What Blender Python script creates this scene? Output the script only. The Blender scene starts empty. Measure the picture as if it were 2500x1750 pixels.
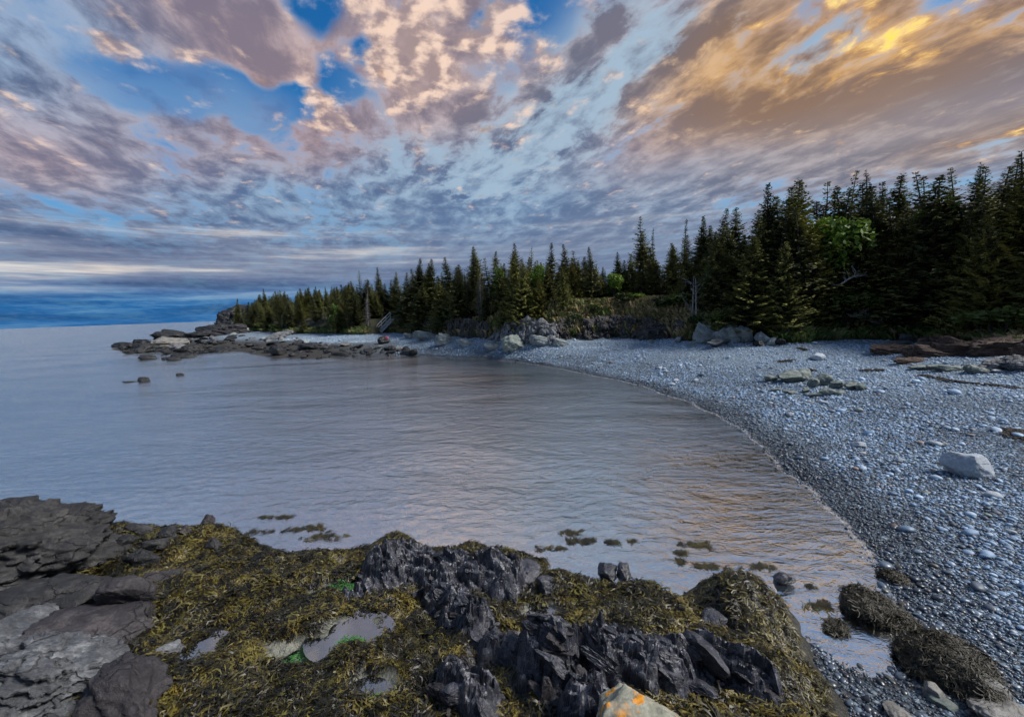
import bpy, bmesh, math, random
import numpy as np
from mathutils import Vector, Matrix

scene = bpy.context.scene
COL = scene.collection
R = math.radians

# ------------------------------------------------------------------ camera
F_PX, PITCH, ROLL, CAM_H = 1000.0, R(6.7), R(2.1), 4.2
_F = np.array([0, math.cos(PITCH), -math.sin(PITCH)])
_R0 = np.array([1.0, 0, 0]); _U0 = np.array([0, math.sin(PITCH), math.cos(PITCH)])
_Rv = math.cos(ROLL) * _R0 - math.sin(ROLL) * _U0
_Uv = math.cos(ROLL) * _U0 + math.sin(ROLL) * _R0
CAM = np.array([0.0, 0.0, CAM_H])

cam_data = bpy.data.cameras.new('camera')
cam_data.sensor_fit = 'HORIZONTAL'
cam_data.sensor_width = 36.0
cam_data.lens = 36.0 * F_PX / 2500.0
cam_data.clip_start = 0.05
cam_data.clip_end = 80000.0
cam = bpy.data.objects.new('camera', cam_data)
COL.objects.link(cam)
cam.matrix_world = Matrix(((_Rv[0], _Uv[0], -_F[0], 0), (_Rv[1], _Uv[1], -_F[1], 0),
                           (_Rv[2], _Uv[2], -_F[2], CAM_H), (0, 0, 0, 1)))
scene.camera = cam


def ray(u, v):
    """direction through a pixel of the 2500 x 1750 photograph"""
    d = _F + _Rv * (u - 1250.0) / F_PX - _Uv * (v - 875.0) / F_PX
    return d / np.linalg.norm(d)


def at(u, v, z=0.0):
    """point of the level plane z seen at that pixel"""
    d = ray(u, v)
    return CAM + d * ((z - CAM_H) / d[2])


def at_depth(u, v, y):
    d = ray(u, v)
    return CAM + d * (y / d[1])


def project(p):
    q = np.asarray(p, float) - CAM
    w = q @ _F
    return 1250 + F_PX * (q @ _Rv) / w, 875 - F_PX * (q @ _Uv) / w


# ------------------------------------------------------------------ colour management and sampling
vs = scene.view_settings
vs.view_transform = 'Standard'
vs.look = 'None'
vs.exposure = 0.9
vs.gamma = 1.0
vs.use_curve_mapping = False
scene.cycles.use_denoising = True
scene.cycles.use_adaptive_sampling = True
scene.cycles.adaptive_threshold = 0.02
scene.cycles.adaptive_min_samples = 10
scene.cycles.max_bounces = 4
scene.cycles.diffuse_bounces = 1
scene.cycles.glossy_bounces = 2
scene.cycles.transparent_max_bounces = 8
scene.cycles.sample_clamp_indirect = 4.0


def lin(r, g, b, a=1.0):
    """8-bit display colour -> linear"""
    f = lambda c: ((c / 255 + 0.055) / 1.055) ** 2.4 if c > 10 else c / 255 / 12.92
    return (f(r), f(g), f(b), a)


# ------------------------------------------------------------------ small node-expression helper
class X:
    """a node socket with arithmetic"""
    nt = None

    def __init__(s, sock): s.s = sock

    @staticmethod
    def math(op, *a, clamp=False):
        n = X.nt.nodes.new('ShaderNodeMath'); n.operation = op; n.use_clamp = clamp
        for i, q in enumerate(a):
            if isinstance(q, X): X.nt.links.new(q.s, n.inputs[i])
            else: n.inputs[i].default_value = float(q)
        return X(n.outputs[0])

    def __add__(s, o): return X.math('ADD', s, o)
    __radd__ = __add__
    def __sub__(s, o): return X.math('SUBTRACT', s, o)
    def __rsub__(s, o): return X.math('SUBTRACT', o, s)
    def __mul__(s, o): return X.math('MULTIPLY', s, o)
    __rmul__ = __mul__
    def __truediv__(s, o): return X.math('DIVIDE', s, o)
    def __rtruediv__(s, o): return X.math('DIVIDE', o, s)
    def clamp(s): return X.math('ADD', s, 0.0, clamp=True)
    def exp(s): return X.math('EXPONENT', s)
    def pow(s, e): return X.math('POWER', s, e)
    def max(s, e): return X.math('MAXIMUM', s, e)
    def min(s, e): return X.math('MINIMUM', s, e)


def smooth(x, lo, hi):
    n = X.nt.nodes.new('ShaderNodeMapRange'); n.interpolation_type = 'SMOOTHSTEP'
    X.nt.links.new(x.s, n.inputs[0])
    n.inputs[1].default_value = lo; n.inputs[2].default_value = hi
    return X(n.outputs[0])


def comb(x, y, z=0.0):
    n = X.nt.nodes.new('ShaderNodeCombineXYZ')
    for i, q in enumerate((x, y, z)):
        if isinstance(q, X): X.nt.links.new(q.s, n.inputs[i])
        else: n.inputs[i].default_value = q
    return X(n.outputs[0])


def sep(v):
    n = X.nt.nodes.new('ShaderNodeSeparateXYZ'); X.nt.links.new(v.s, n.inputs[0])
    return X(n.outputs[0]), X(n.outputs[1]), X(n.outputs[2])


def vmath(op, a, b=None):
    n = X.nt.nodes.new('ShaderNodeVectorMath'); n.operation = op
    for i, q in enumerate((a, b)):
        if q is None: continue
        if isinstance(q, X): X.nt.links.new(q.s, n.inputs[i])
        else: n.inputs[i].default_value = q
    return X(n.outputs[1] if op in ('DOT_PRODUCT', 'LENGTH', 'DISTANCE') else n.outputs[0])


def vscale(a, k):
    n = X.nt.nodes.new('ShaderNodeVectorMath'); n.operation = 'SCALE'
    X.nt.links.new(a.s, n.inputs[0])
    if isinstance(k, X): X.nt.links.new(k.s, n.inputs[3])
    else: n.inputs[3].default_value = k
    return X(n.outputs[0])


def noise(vec, scale, detail=4.0, rough=0.55, dist=0.0, color=False, lac=2.0, dim='3D'):
    n = X.nt.nodes.new('ShaderNodeTexNoise'); n.noise_dimensions = dim
    X.nt.links.new(vec.s, n.inputs['Vector'])
    n.inputs['Scale'].default_value = scale
    n.inputs['Detail'].default_value = detail
    n.inputs['Roughness'].default_value = rough
    n.inputs['Lacunarity'].default_value = lac
    n.inputs['Distortion'].default_value = dist
    return X(n.outputs['Color' if color else 0])


def voronoi(vec, scale, feature='F1', rand=1.0, out='Distance'):
    n = X.nt.nodes.new('ShaderNodeTexVoronoi'); n.feature = feature
    X.nt.links.new(vec.s, n.inputs['Vector'])
    n.inputs['Scale'].default_value = scale
    n.inputs['Randomness'].default_value = rand
    return X(n.outputs[out])


def cmix(f, a, b, blend='MIX'):
    n = X.nt.nodes.new('ShaderNodeMix'); n.data_type = 'RGBA'; n.blend_type = blend
    n.clamp_factor = True
    if isinstance(f, X): X.nt.links.new(f.s, n.inputs[0])
    else: n.inputs[0].default_value = f
    for i, q in ((6, a), (7, b)):
        if isinstance(q, X): X.nt.links.new(q.s, n.inputs[i])
        else: n.inputs[i].default_value = q if len(q) == 4 else (*q, 1)
    return X(n.outputs[2])


def ramp(x, stops, interp='LINEAR'):
    n = X.nt.nodes.new('ShaderNodeValToRGB'); n.color_ramp.interpolation = interp
    e = n.color_ramp.elements
    while len(e) > 1: e.remove(e[0])
    e[0].position, e[0].color = stops[0][0], (*stops[0][1][:3], 1)
    for p, c in stops[1:]:
        q = e.new(p); q.color = (*c[:3], 1)
    X.nt.links.new(x.s, n.inputs[0])
    return X(n.outputs[0])

# ------------------------------------------------------------------ sun
SUN_AZ, SUN_EL = R(102.0), R(46.0)          # clockwise from +Y, above the horizon
sun_data = bpy.data.lights.new('sun', 'SUN')
sun_data.energy = 2.6
sun_data.angle = R(18)
sun_data.color = (1.0, 0.95, 0.89)
sun = bpy.data.objects.new('sun', sun_data)
COL.objects.link(sun)
_sd = Vector((math.sin(SUN_AZ) * math.cos(SUN_EL), math.cos(SUN_AZ) * math.cos(SUN_EL), math.sin(SUN_EL)))
sun.rotation_euler = (-_sd).to_track_quat('-Z', 'Y').to_euler()
sun.location = (40, 40, 40)

# ------------------------------------------------------------------ sky: Nishita air with a sunset cloud deck
world = bpy.data.worlds.new('World')
scene.world = world
world.use_nodes = True
world.cycles.sampling_method = 'MANUAL'
world.cycles.sample_map_resolution = 256
nt = world.node_tree
nt.nodes.clear()
X.nt = nt


def build_sky():
    N, L = nt.nodes, nt.links
    out = N.new('ShaderNodeOutputWorld')
    sky = N.new('ShaderNodeTexSky'); sky.sky_type = 'NISHITA'
    sky.sun_disc = False
    sky.sun_elevation, sky.sun_rotation = SUN_EL, SUN_AZ
    sky.ozone_density = 3.0
    hs = N.new('ShaderNodeHueSaturation'); hs.inputs['Saturation'].default_value = 1.35
    L.new(sky.outputs[0], hs.inputs['Color'])
    tc = N.new('ShaderNodeTexCoord')
    D = X(tc.outputs['Generated'])
    dx, dy, dz = sep(D)
    el = dz.max(0.0)
    # flat cloud deck seen in perspective; axis s runs along the cloud streets
    STREET = R(-22)
    cs, sn = math.cos(STREET), math.sin(STREET)
    k = 1.0 / (el + 0.13)
    ps = vmath('DOT_PRODUCT', D, (sn, cs, 0)) * k          # along
    pt = vmath('DOT_PRODUCT', D, (cs, -sn, 0)) * k         # across
    P = comb(ps, pt, 0.0)
    wv = vmath('SUBTRACT', noise(P, 1.6, 3, 0.55, color=True, dim='2D'), (0.5, 0.5, 0.5))
    PW = vmath('ADD', P, vscale(wv, 0.30))
    B = vmath('MULTIPLY', PW, (0.62, 1.0, 0.0))

    def deck(u, v):
        d = ray(u, v); q = 1.0 / (max(d[2], 0) + 0.13)
        return (d[0] * sn + d[1] * cs) * q * 0.62, (d[0] * cs - d[1] * sn) * q, 0.0

    def blob(u, v, r, w=1.0):
        """soft patch of the deck round the point seen at a pixel, radius r, height w"""
        n = N.new('ShaderNodeMapRange'); n.interpolation_type = 'SMOOTHSTEP'
        L.new(vmath('DISTANCE', B, deck(u, v)).s, n.inputs[0])
        n.inputs[1].default_value = r; n.inputs[2].default_value = 0.0
        n.inputs[3].default_value = 0.0; n.inputs[4].default_value = w
        return X(n.outputs[0])

    def total(lst):
        r = None
        for a in lst:
            q = blob(*a)
            r = q if r is None else r + q
        return r

    S = ray(2330, 40)
    sd = vmath('DOT_PRODUCT', D, tuple(S))                  # towards the evening sun
    side = smooth(sd, 0.05, 0.86)
    gaps = total([(1985, 140, .12, .5), (2480, 335, .2, .35), (400, 215, .16, 1.0), (540, 205, .15, 1.0), (290, 215, .11, .7), (690, 235, .13, 1.0), (830, 205, .12, 1.0), (600, 270, .12, .7),
                  (790, 20, .09, .9), (1290, 25, .13, 1.0), (1180, 45, .09, .8), (920, 130, .06, .5),
                  (1370, 290, .26, 1.0), (1200, 430, .36, .95), (1550, 130, .18, .75), (1000, 400, .25, .3), (60, 200, .2, .15)])
    fills = total([(1350, 500, .4, .6), (1700, 400, .4, .5), (1900, 300, .5, .8), (2350, 260, .55, .8), (1560, 500, .55, .9), (1250, 590, .8, .6), (120, 400, .45, .7), (640, 80, .28, .7),
                   (1060, 250, .22, .7), (1680, 200, .2, .7), (650, 480, .5, .4), (1750, 60, .2, .5), (120, 90, .45, .6), (330, 40, .3, .5), (150, 260, .3, .3)])
    warm = (total([(1660, 170, .34, .36), (1900, 120, .5, .42), (2150, 110, .6, .5), (2400, 90, .6, .42), (1700, 300, .35, .25), (2450, 330, .4, .3)]) + smooth(sd, 0.9, 1.0) * 0.3).clamp()
    cool = total([(1250, 540, 1.1, 1.0), (850, 540, 1.1, .9), (1600, 540, .6, .5), (500, 500, .6, .35)]).clamp()
    gloom = total([(1740, 275, .16, .7), (1880, 262, .18, .8), (2030, 248, .2, .8), (2190, 232, .22, .8), (2350, 215, .22, .8), (2500, 195, .22, .8), (1540, 165, .07, .9), (1640, 150, .09, .9), (1760, 100, .10, .9), (1480, 20, .12, .7),
                   (1130, 245, .14, .4), (620, 40, .2, .35)]).clamp()
    bank = total([(1050, 535, .6, .5), (1350, 480, .45, .6), (1650, 405, .45, .7), (1950, 350, .45, .7), (2250, 320, .5, .7), (2490, 300, .4, .6)]).clamp()
    pale = total([(1360, 310, .52, 1.5), (1150, 450, .7, 1.5), (1580, 120, .45, 1.4), (980, 400, .5, 1.0), (200, 270, .36, .6), (60, 160, .4, .6), (560, 290, .3, .6), (1990, 150, .3, 1.0), (2480, 335, .3, .9)]).clamp()
    rosy = total([(1000, 150, .5, 1.0), (560, 70, .4, .8), (720, 330, .42, 1.0), (100, 400, .5, .8), (450, 370, .4, .6), (1650, 330, .45, .5), (1500, 60, .2, .3)]).clamp()
    # broad sheet of cloud
    st = vmath('ADD', vmath('MULTIPLY', P, (0.42, 1.0, 0.0)), vscale(wv, 0.24))
    n_big = noise(st, 2.2, 4, 0.55, dim='2D')
    fv = vmath('ADD', vmath('MULTIPLY', P, (0.66, 1.0, 0.0)), vscale(wv, 0.16))
    n_mid = noise(fv, 9.0, 6, 0.60, dim='2D')
    cover = n_big * 0.7 + n_mid * 0.55 + fills * 0.35 + bank * 0.22 - gaps * 0.62
    sheet = smooth(cover, 0.34, 0.70)
    tone = smooth(n_big * 0.55 + n_mid * 0.95 + fills * 0.06 + gloom * 0.30, 0.50, 0.98)
    tone = tone * (1.0 - bank * 0.7) + (n_big * 0.9 + n_mid * 0.35) * bank * 0.7
    # puffs, lit from the sun's side
    pv = vmath('ADD', vmath('MULTIPLY', P, (0.9, 1.0, 0.0)), vscale(wv, 0.10))
    p0 = noise(pv, 9.5, 6, 0.54, dim='2D')
    p1 = noise(vmath('ADD', pv, (0.016, 0.034, 0.0)), 9.5, 3, 0.54, dim='2D')
    pmask = total([(1100, 110, .30, 1.0), (980, 200, .22, .8), (770, 210, .14, .7), (760, 285, .17, .9), (290, 110, .11, .9), (455, 125, .09, .8),
                   (1260, 130, .14, .6), (1230, 325, .16, .45), (1450, 205, .08, .8), (960, 30, .2, .7), (90, 290, .14, .5), (1600, 260, .25, .35), (1170, 60, .1, .5)])
    pd = smooth(p0 + pmask * 0.30 - bank * 0.05, 0.58, 0.92)
    plit = smooth((p0 - p1) * 2.6 + p0 * 0.55 - gloom * 0.12, -0.02, 0.74)
    # gold where the sun burns through
    fn = noise(vmath('ADD', vmath('MULTIPLY', P, (0.7, 1.0, 0.0)), vscale(wv, 0.22)), 8.0, 6, 0.60, dim='2D')
    fire = total([(2160, 175, .26, 1.0), (2070, 110, .16, .9), (1855, 85, .07, 1.0), (2090, 25, .18, .9), (2330, 5, .14, .9), (1960, 10, .1, .6), (2470, 330, .22, .7), (2250, 150, .12, .5)])
    fd = smooth(fn * 1.5 + fire * 0.34 - gloom * 0.4, 0.96, 1.52)
    # ---- colours
    air = cmix(side, lin(134, 162, 194), lin(166, 186, 202))
    dark = cmix(side, lin(80, 100, 134), lin(104, 109, 127))
    dark = cmix(cool, dark, lin(84, 108, 146))
    dark = cmix(rosy * 0.7, dark, lin(146, 124, 128))
    dark = cmix(warm, dark, lin(134, 108, 90))
    light = cmix(side, lin(150, 172, 200), lin(178, 178, 190))
    light = cmix(cool, light, lin(152, 180, 204))
    light = cmix(rosy * 0.85, light, lin(212, 176, 164))
    light = cmix(warm, light, lin(220, 174, 118))
    ccol = cmix(tone, light, dark)
    # distant deck over the sea: grey-blue with cream slits, deep blue at the bottom
    slit = noise(comb(dx * 1.6, dy * 1.6, el * 30.0), 1.6, 5, 0.6)
    far_c = ramp(slit, [(0.30, lin(74, 92, 126)), (0.45, lin(108, 118, 146)), (0.56, lin(138, 146, 166)), (0.68, lin(222, 212, 204))])
    deep = ramp(slit, [(0.36, lin(16, 74, 126)), (0.52, lin(24, 98, 160)), (0.66, lin(92, 140, 182))])
    far_c = cmix(smooth(el, 0.10, 0.035), far_c, deep)
    far_c = cmix(side * 0.55, far_c, cmix(slit, lin(70, 96, 138), lin(140, 160, 184)))
    farm = smooth(el, 0.26, 0.10)
    pcol = cmix(plit, cmix(warm, lin(160, 140, 140), lin(172, 132, 98)), cmix(warm, lin(242, 212, 192), lin(250, 206, 146)))
    fcol = ramp(fd, [(0.0, lin(196, 146, 96)), (0.35, lin(236, 182, 104)), (0.70, lin(255, 218, 140)), (0.9, lin(255, 226, 110)), (1.0, lin(255, 222, 20))])
    c = cmix((sheet * 0.95 + smooth(n_mid, 0.36, 0.70) * 0.6).clamp(), air, ccol)
    c = cmix(pd * 0.93, c, pcol)
    fa = (fd * 1.2).clamp()
    c = cmix(fa, c, fcol)
    c = cmix(farm * 0.9, c, far_c)
    clear = (1.0 - sheet * 0.95) * (1.0 - pd * 0.93) * (1.0 - farm * 0.9) * (1.0 - pale * 0.9) * (1.0 - fa)
    # clear air itself is the Nishita sky, tinted to this evening's deep blue
    b1 = N.new('ShaderNodeBackground'); b1.inputs[1].default_value = 0.07
    tint = cmix(1.0, X(hs.outputs[0]), (0.45, 0.90, 1.0, 1), 'MULTIPLY')
    L.new(tint.s, b1.inputs[0])
    b2 = N.new('ShaderNodeBackground'); b2.inputs[1].default_value = 0.58
    L.new(c.s, b2.inputs[0])
    mx = N.new('ShaderNodeMixShader')
    L.new(clear.clamp().s, mx.inputs[0]); L.new(b2.outputs[0], mx.inputs[1]); L.new(b1.outputs[0], mx.inputs[2])
    L.new(mx.outputs[0], out.inputs[0])


build_sky()

# ------------------------------------------------------------------ numpy noise
_perm = np.random.RandomState(7).permutation(256)
_perm = np.concatenate([_perm, _perm, _perm])
_g = np.random.RandomState(8).normal(size=(256, 3)); _g /= np.linalg.norm(_g, axis=1)[:, None]


def _hash(ix, iy, iz):
    return _perm[_perm[_perm[ix & 255] + (iy & 255)] + (iz & 255)]


def perlin(p):
    p = np.asarray(p, float)
    i = np.floor(p).astype(int); f = p - i
    w = f * f * f * (f * (f * 6 - 15) + 10)
    out = 0
    for dx in (0, 1):
        for dy in (0, 1):
            for dz in (0, 1):
                g = _g[_hash(i[..., 0] + dx, i[..., 1] + dy, i[..., 2] + dz)]
                d = g[..., 0] * (f[..., 0] - dx) + g[..., 1] * (f[..., 1] - dy) + g[..., 2] * (f[..., 2] - dz)
                wt = (w[..., 0] if dx else 1 - w[..., 0]) * (w[..., 1] if dy else 1 - w[..., 1]) * (w[..., 2] if dz else 1 - w[..., 2])
                out = out + wt * d
    return out * 1.5


def fbm(p, octv=4, gain=0.5, lac=2.03, ridge=False):
    a, s, out = 1.0, 1.0, 0
    p = np.asarray(p, float)
    for _ in range(octv):
        n = perlin(p * s + 13.7 * s)
        if ridge: n = 0.5 - 2 * np.abs(n)
        out = out + a * n
        a *= gain; s *= lac
    return out


def worley(p, delta=False):
    """distance to the nearest and second nearest cell point, and a random number per cell"""
    p = np.asarray(p, float); i = np.floor(p).astype(int)
    f1 = np.full(p.shape[:-1], 9.0); f2 = f1.copy(); idn = np.zeros(p.shape[:-1]); dl = np.zeros(p.shape)
    for dx in (-1, 0, 1):
        for dy in (-1, 0, 1):
            for dz in (-1, 0, 1):
                c = i + np.array([dx, dy, dz])
                h = _hash(c[..., 0], c[..., 1], c[..., 2])
                q = c + 0.5 + 0.45 * _g[h]
                d = np.linalg.norm(p - q, axis=-1)
                near = d < f1
                f2 = np.where(near, f1, np.minimum(f2, d))
                idn = np.where(near, h / 255.0, idn)
                if delta: dl = np.where(near[..., None], p - q, dl)
                f1 = np.where(near, d, f1)
    return (idn, dl) if delta else (f1, f2, idn)


def facets(p, tilt=1.0):
    """broken-rock relief: every cell is a flat chip with its own level and tilt"""
    i, d = worley(p, True)
    h = (i * 255 + .5).astype(int)
    return (i - .5) + tilt * (_g[(h * 7 + 3) & 255] * d).sum(-1)


def sstep(x, a, b):
    t = np.clip((x - a) / (b - a), 0, 1)
    return t * t * (3 - 2 * t)


def xyz(x, y, z=0.0):
    x, y = np.broadcast_arrays(np.asarray(x, float), np.asarray(y, float))
    return np.stack([x, y, np.zeros_like(x) + z], -1)


def sdf(poly, x, y):
    """signed distance to a closed polygon, positive inside"""
    x = np.asarray(x, float); y = np.asarray(y, float)
    d2 = np.full(x.shape, 1e18); ins = np.zeros(x.shape, bool)
    n = len(poly)
    for a in range(n):
        ax, ay = poly[a]; bx, by = poly[(a + 1) % n]
        ex, ey = bx - ax, by - ay
        t = np.clip(((x - ax) * ex + (y - ay) * ey) / (ex * ex + ey * ey + 1e-12), 0, 1)
        d2 = np.minimum(d2, (x - ax - t * ex) ** 2 + (y - ay - t * ey) ** 2)
        if by != ay:
            ins ^= ((ay > y) != (by > y)) & (x < ex * (y - ay) / ey + ax)
    d = np.sqrt(d2)
    return np.where(ins, d, -d)


# ------------------------------------------------------------------ the lie of the land (outlines read off the photograph at sea level)
SHORE_PX = [(270, 853), (314, 860), (439, 861), (470, 859), (588, 859), (666, 874), (780, 876), (898, 867), (1020, 868), (1114, 874), (1192, 877),
            (1270, 884), (1349, 896), (1443, 915), (1553, 937), (1600, 954), (1690, 984), (1757, 1015), (1823, 1054), (1874, 1101), (1914, 1140),
            (1992, 1207), (2070, 1281), (2125, 1336), (2157, 1379), (2200, 1462), (2243, 1532), (2235, 1585), (2195, 1640), (2120, 1645), (2040, 1625), (1960, 1570)]
LAND = [tuple(at(u, v)[:2]) for u, v in SHORE_PX] + [(2.2, 3.0), (1.5, 1.5), (1.5, -60), (300, -100), (300, 200), (100, 400), (-150, 300),
        (-126, 182), (-105, 150), (-92, 118), (-84, 100), (-78, 85), (-74, 77)]
FOOT_PX = [(580, 805, 1.6), (700, 815, 1.5), (800, 818, 1.4), (900, 821, 1.4), (950, 816, 1.4), (1050, 822, 1.3), (1130, 830, 1.3), (1250, 837, 1.3),
           (1350, 838, 1.3), (1500, 830, 1.4), (1640, 830, 1.5), (1700, 838, 1.5), (1850, 838, 1.6), (1950, 830, 1.8), (2060, 822, 1.8),
           (2200, 815, 2.0), (2350, 835, 1.8), (2500, 850, 1.8)]
FOOT = [tuple(at(u, v, z)[:2]) for u, v, z in FOOT_PX]
HILL = FOOT + [(24, 13), (22, 5), (24, -10), (30, -60), (300, -100), (300, 200), (100, 400), (-140, 290), (-116, 180), (-96, 150)]
_faz = [math.atan2(p[0], p[1]) for p in FOOT]


def hill_shape(x, y):
    az = np.arctan2(x, np.maximum(y, 1e-3))
    a0 = [at_depth(u, 800, 10) for u in (560, 900, 1120, 1180, 1680, 1800, 2000, 2500)]
    a0 = [math.atan2(p[0], p[1]) for p in a0]
    hb = np.interp(az, a0, [1.6, 1.6, 2.2, 2.5, 2.3, 1.2, 0.7, 0.5])
    sl = np.interp(az, a0, [0.30, 0.20, 0.15, 0.16, 0.20, 0.24, 0.26, 0.26])
    return hb, sl


def shore_wobble(x, y): return 0.16 * fbm(xyz(x * .8, y * .8, 8), 3)


def beach_h(x, y, fine=True):
    x = np.asarray(x, float); y = np.asarray(y, float)
    d1, d2 = sdf(LAND, x, y), sdf(HILL, x, y)
    d1 = d1 + shore_wobble(x, y)
    t = np.clip(d1 / (d1 + np.maximum(-d2, 0) + 1e-6), 0, 1)
    zb = 1.6
    z_beach = zb * t ** 0.9 + 0.03 * np.sin(t * 26) * t
    z_sea = np.maximum(0.11 * d1, -5 + 0.002 * d1)
    hb, sl = hill_shape(x, y)
    s = np.maximum(d2, 0)
    z_hill = zb + hb * sstep(s, 0, 2.6) + sl * 30 * (1 - np.exp(-np.maximum(s - 1, 0) / 30))
    z = np.where(d2 > 0, z_hill, np.where(d1 > 0, z_beach, z_sea))
    if fine:
        z = z + 0.05 * fbm(xyz(x * 0.5, y * 0.5), 3) * np.clip(d1, 0, 1) + 0.5 * fbm(xyz(x * 0.12, y * 0.12, 4), 2) * sstep(d2, 1, 12)
    return z


# foreground reef
REEF_PX = [(-260, 1330), (-60, 1290), (100, 1300), (237, 1312), (314, 1306), (400, 1300), (474, 1296), (540, 1300), (600, 1318), (645, 1340), (690, 1345), (760, 1332), (830, 1330),
           (900, 1325), (990, 1315), (1083, 1320), (1180, 1320), (1252, 1325), (1318, 1338), (1312, 1378), (1377, 1378), (1456, 1400), (1526, 1420), (1573, 1402), (1640, 1442),
           (1705, 1482), (1690, 1428), (1725, 1392), (1815, 1390), (1890, 1432), (1915, 1480), (1925, 1530), (1945, 1570), (2000, 1650), (2000, 1700), (2000, 1790)]
REEF = [tuple(at(u, v, 0.26)[:2]) for u, v in REEF_PX] + [(3.0, 1.5), (4.5, -2), (5, -12), (-9, -12), (-11, 3)]


def P0(u, v, z=0.4): return at(u, v, z)[:2]


MOUNDS = [(966, 1285, .42, .30), (1146, 1300, .30, .20), (1240, 1345, .35, .06), (1380, 1405, .45, .08), (1470, 1430, .4, .05), (1590, 1450, .42, .14),
          (1790, 1450, .5, .16), (1880, 1500, .4, .02), (500, 1290, .45, .14), (400, 1330, .5, .12), (250, 1350, .5, .25),
          (1300, 1440, .4, .04), (1560, 1500, .5, .08), (620, 1400, .6, .08), (420, 1500, .7, .15), (860, 1680, .6, .10), (560, 1640, .6, .1), (1010, 1500, .5, -.08), (1980, 1640, .5, -.12), (1900, 1560, .4, -.08)]
MOUNDS = [(*P0(u, v), r, h) for u, v, r, h in MOUNDS]
POOLS = [(848, 1425, .26, .13), (858, 1572, .20, .16), (735, 1618, .22, .12), (1330, 1488, .16, .10), (1222, 1582, .16, .09), (1760, 1690, .12, .10), (1432, 1712, .07, .09), (905, 1728, .13, .08), (500, 1640, .1, .12)]
POOLS = [(*P0(u, v, 0.45), a * 1.7, b * 1.7, u, v) for u, v, a, b in POOLS]
# crests of the bare black rock that stand out of the weed: points (pixel, guessed height), half width, height
RIDGES = [([(905, 1420, .5), (980, 1350, .5), (1100, 1380, .55), (1230, 1400, .5)], .56, .27),
          ([(1060, 1410, .6), (1150, 1490, .65), (1210, 1560, .7), (1340, 1610, .75)], .37, .20),
          ([(1100, 1640, .8), (1180, 1680, .85)], .28, .18),
          ([(1330, 1600, .8), (1420, 1640, .85), (1440, 1720, .9)], .42, .26),
          ([(1410, 1610, .75), (1490, 1560, .75), (1590, 1600, .8), (1700, 1590, .7), (1830, 1640, .6)], .40, .24)]
RIDGES = [([P0(u, v, z) for u, v, z in pts], w, h) for pts, w, h in RIDGES]


def seg_dist(pts, x, y):
    d = np.full(np.shape(x), 1e9)
    for (ax, ay), (bx, by) in zip(pts[:-1], pts[1:]):
        ex, ey = bx - ax, by - ay
        t = np.clip(((x - ax) * ex + (y - ay) * ey) / (ex * ex + ey * ey), 0, 1)
        d = np.minimum(d, np.hypot(x - ax - t * ex, y - ay - t * ey))
    return d


def ridge_mask(x, y):
    m = np.zeros(np.shape(x))
    wob = 0.10 * fbm(xyz(x * 2.5, y * 2.5, 9), 2)
    for pts, w, h in RIDGES:
        m = np.maximum(m, 1 - sstep(seg_dist(pts, x, y) + wob, w * 0.55, w * 1.05))
    return m


def reef_base(x, y):
    d = sdf(REEF, x, y) + 0.10 * fbm(xyz(x * 1.6, y * 1.6, 2), 3)
    z = -0.75 + 0.75 * sstep(d, -0.8, 0.0) + 0.24 * sstep(d, -0.05, 0.5) + 0.10 * sstep(d, .3, 2.0)
    z = z + 0.115 * np.clip(6.0 - y, 0, 4.2) + 0.05 * np.clip(-1.5 - x, 0, 5)
    z = z + 1.5 * sstep(-y, -2.6, -0.9) + 0.0 * x
    inside = sstep(d, -0.1, 0.35)
    z = z + inside * (0.13 * fbm(xyz(x * 0.9, y * 0.9), 3) + 0.06 * fbm(xyz(x * 3.1, y * 3.1, 5), 3))
    for mx, my, r, h in MOUNDS:
        z = z + h * np.exp(-((x - mx) ** 2 + (y - my) ** 2) / (r * r))
    return z, d


def pool_level(p):
    z, _ = reef_base(np.array([p[0]]), np.array([p[1]]))
    return float(z[0]) - 0.05


POOL_Z = [pool_level(p) for p in POOLS]


def reef_h(x, y, parts=False):
    x = np.asarray(x, float); y = np.asarray(y, float)
    z, d = reef_base(x, y)
    for pts, w, h in RIDGES:
        q = seg_dist(pts, x, y) + 0.08 * fbm(xyz(x * 2.5, y * 2.5, 9), 2)
        z = z + h * (1 - sstep(q, 0.1 * w, w)) ** 1.3
    rm = ridge_mask(x, y)
    pm = np.zeros(x.shape)
    for p, pz in zip(POOLS, POOL_Z):
        q = np.sqrt(((x - p[0]) / p[2]) ** 2 + ((y - p[1]) / p[3]) ** 2) + 0.35 * fbm(xyz(x * 4, y * 4, 1), 2)
        m = 1 - sstep(q, 0.75, 1.5)
        z = z * (1 - m) + (np.minimum(z, pz - 0.045 + 0.03 * q)) * m
        pm = np.maximum(pm, 1 - sstep(q, 0.9, 1.45))
    weed = (1 - rm) * (1 - pm)
    z = z + weed * sstep(d, 0, .3) * (0.05 * fbm(xyz(x * 5, y * 5, 3), 2))
    if parts: return z, d, rm, pm
    return z


def ground(x, y):
    return np.maximum(beach_h(x, y), np.where((np.asarray(x) > -14) & (np.asarray(x) < 6) & (np.asarray(y) < 13), reef_h(x, y), -9))


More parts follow.
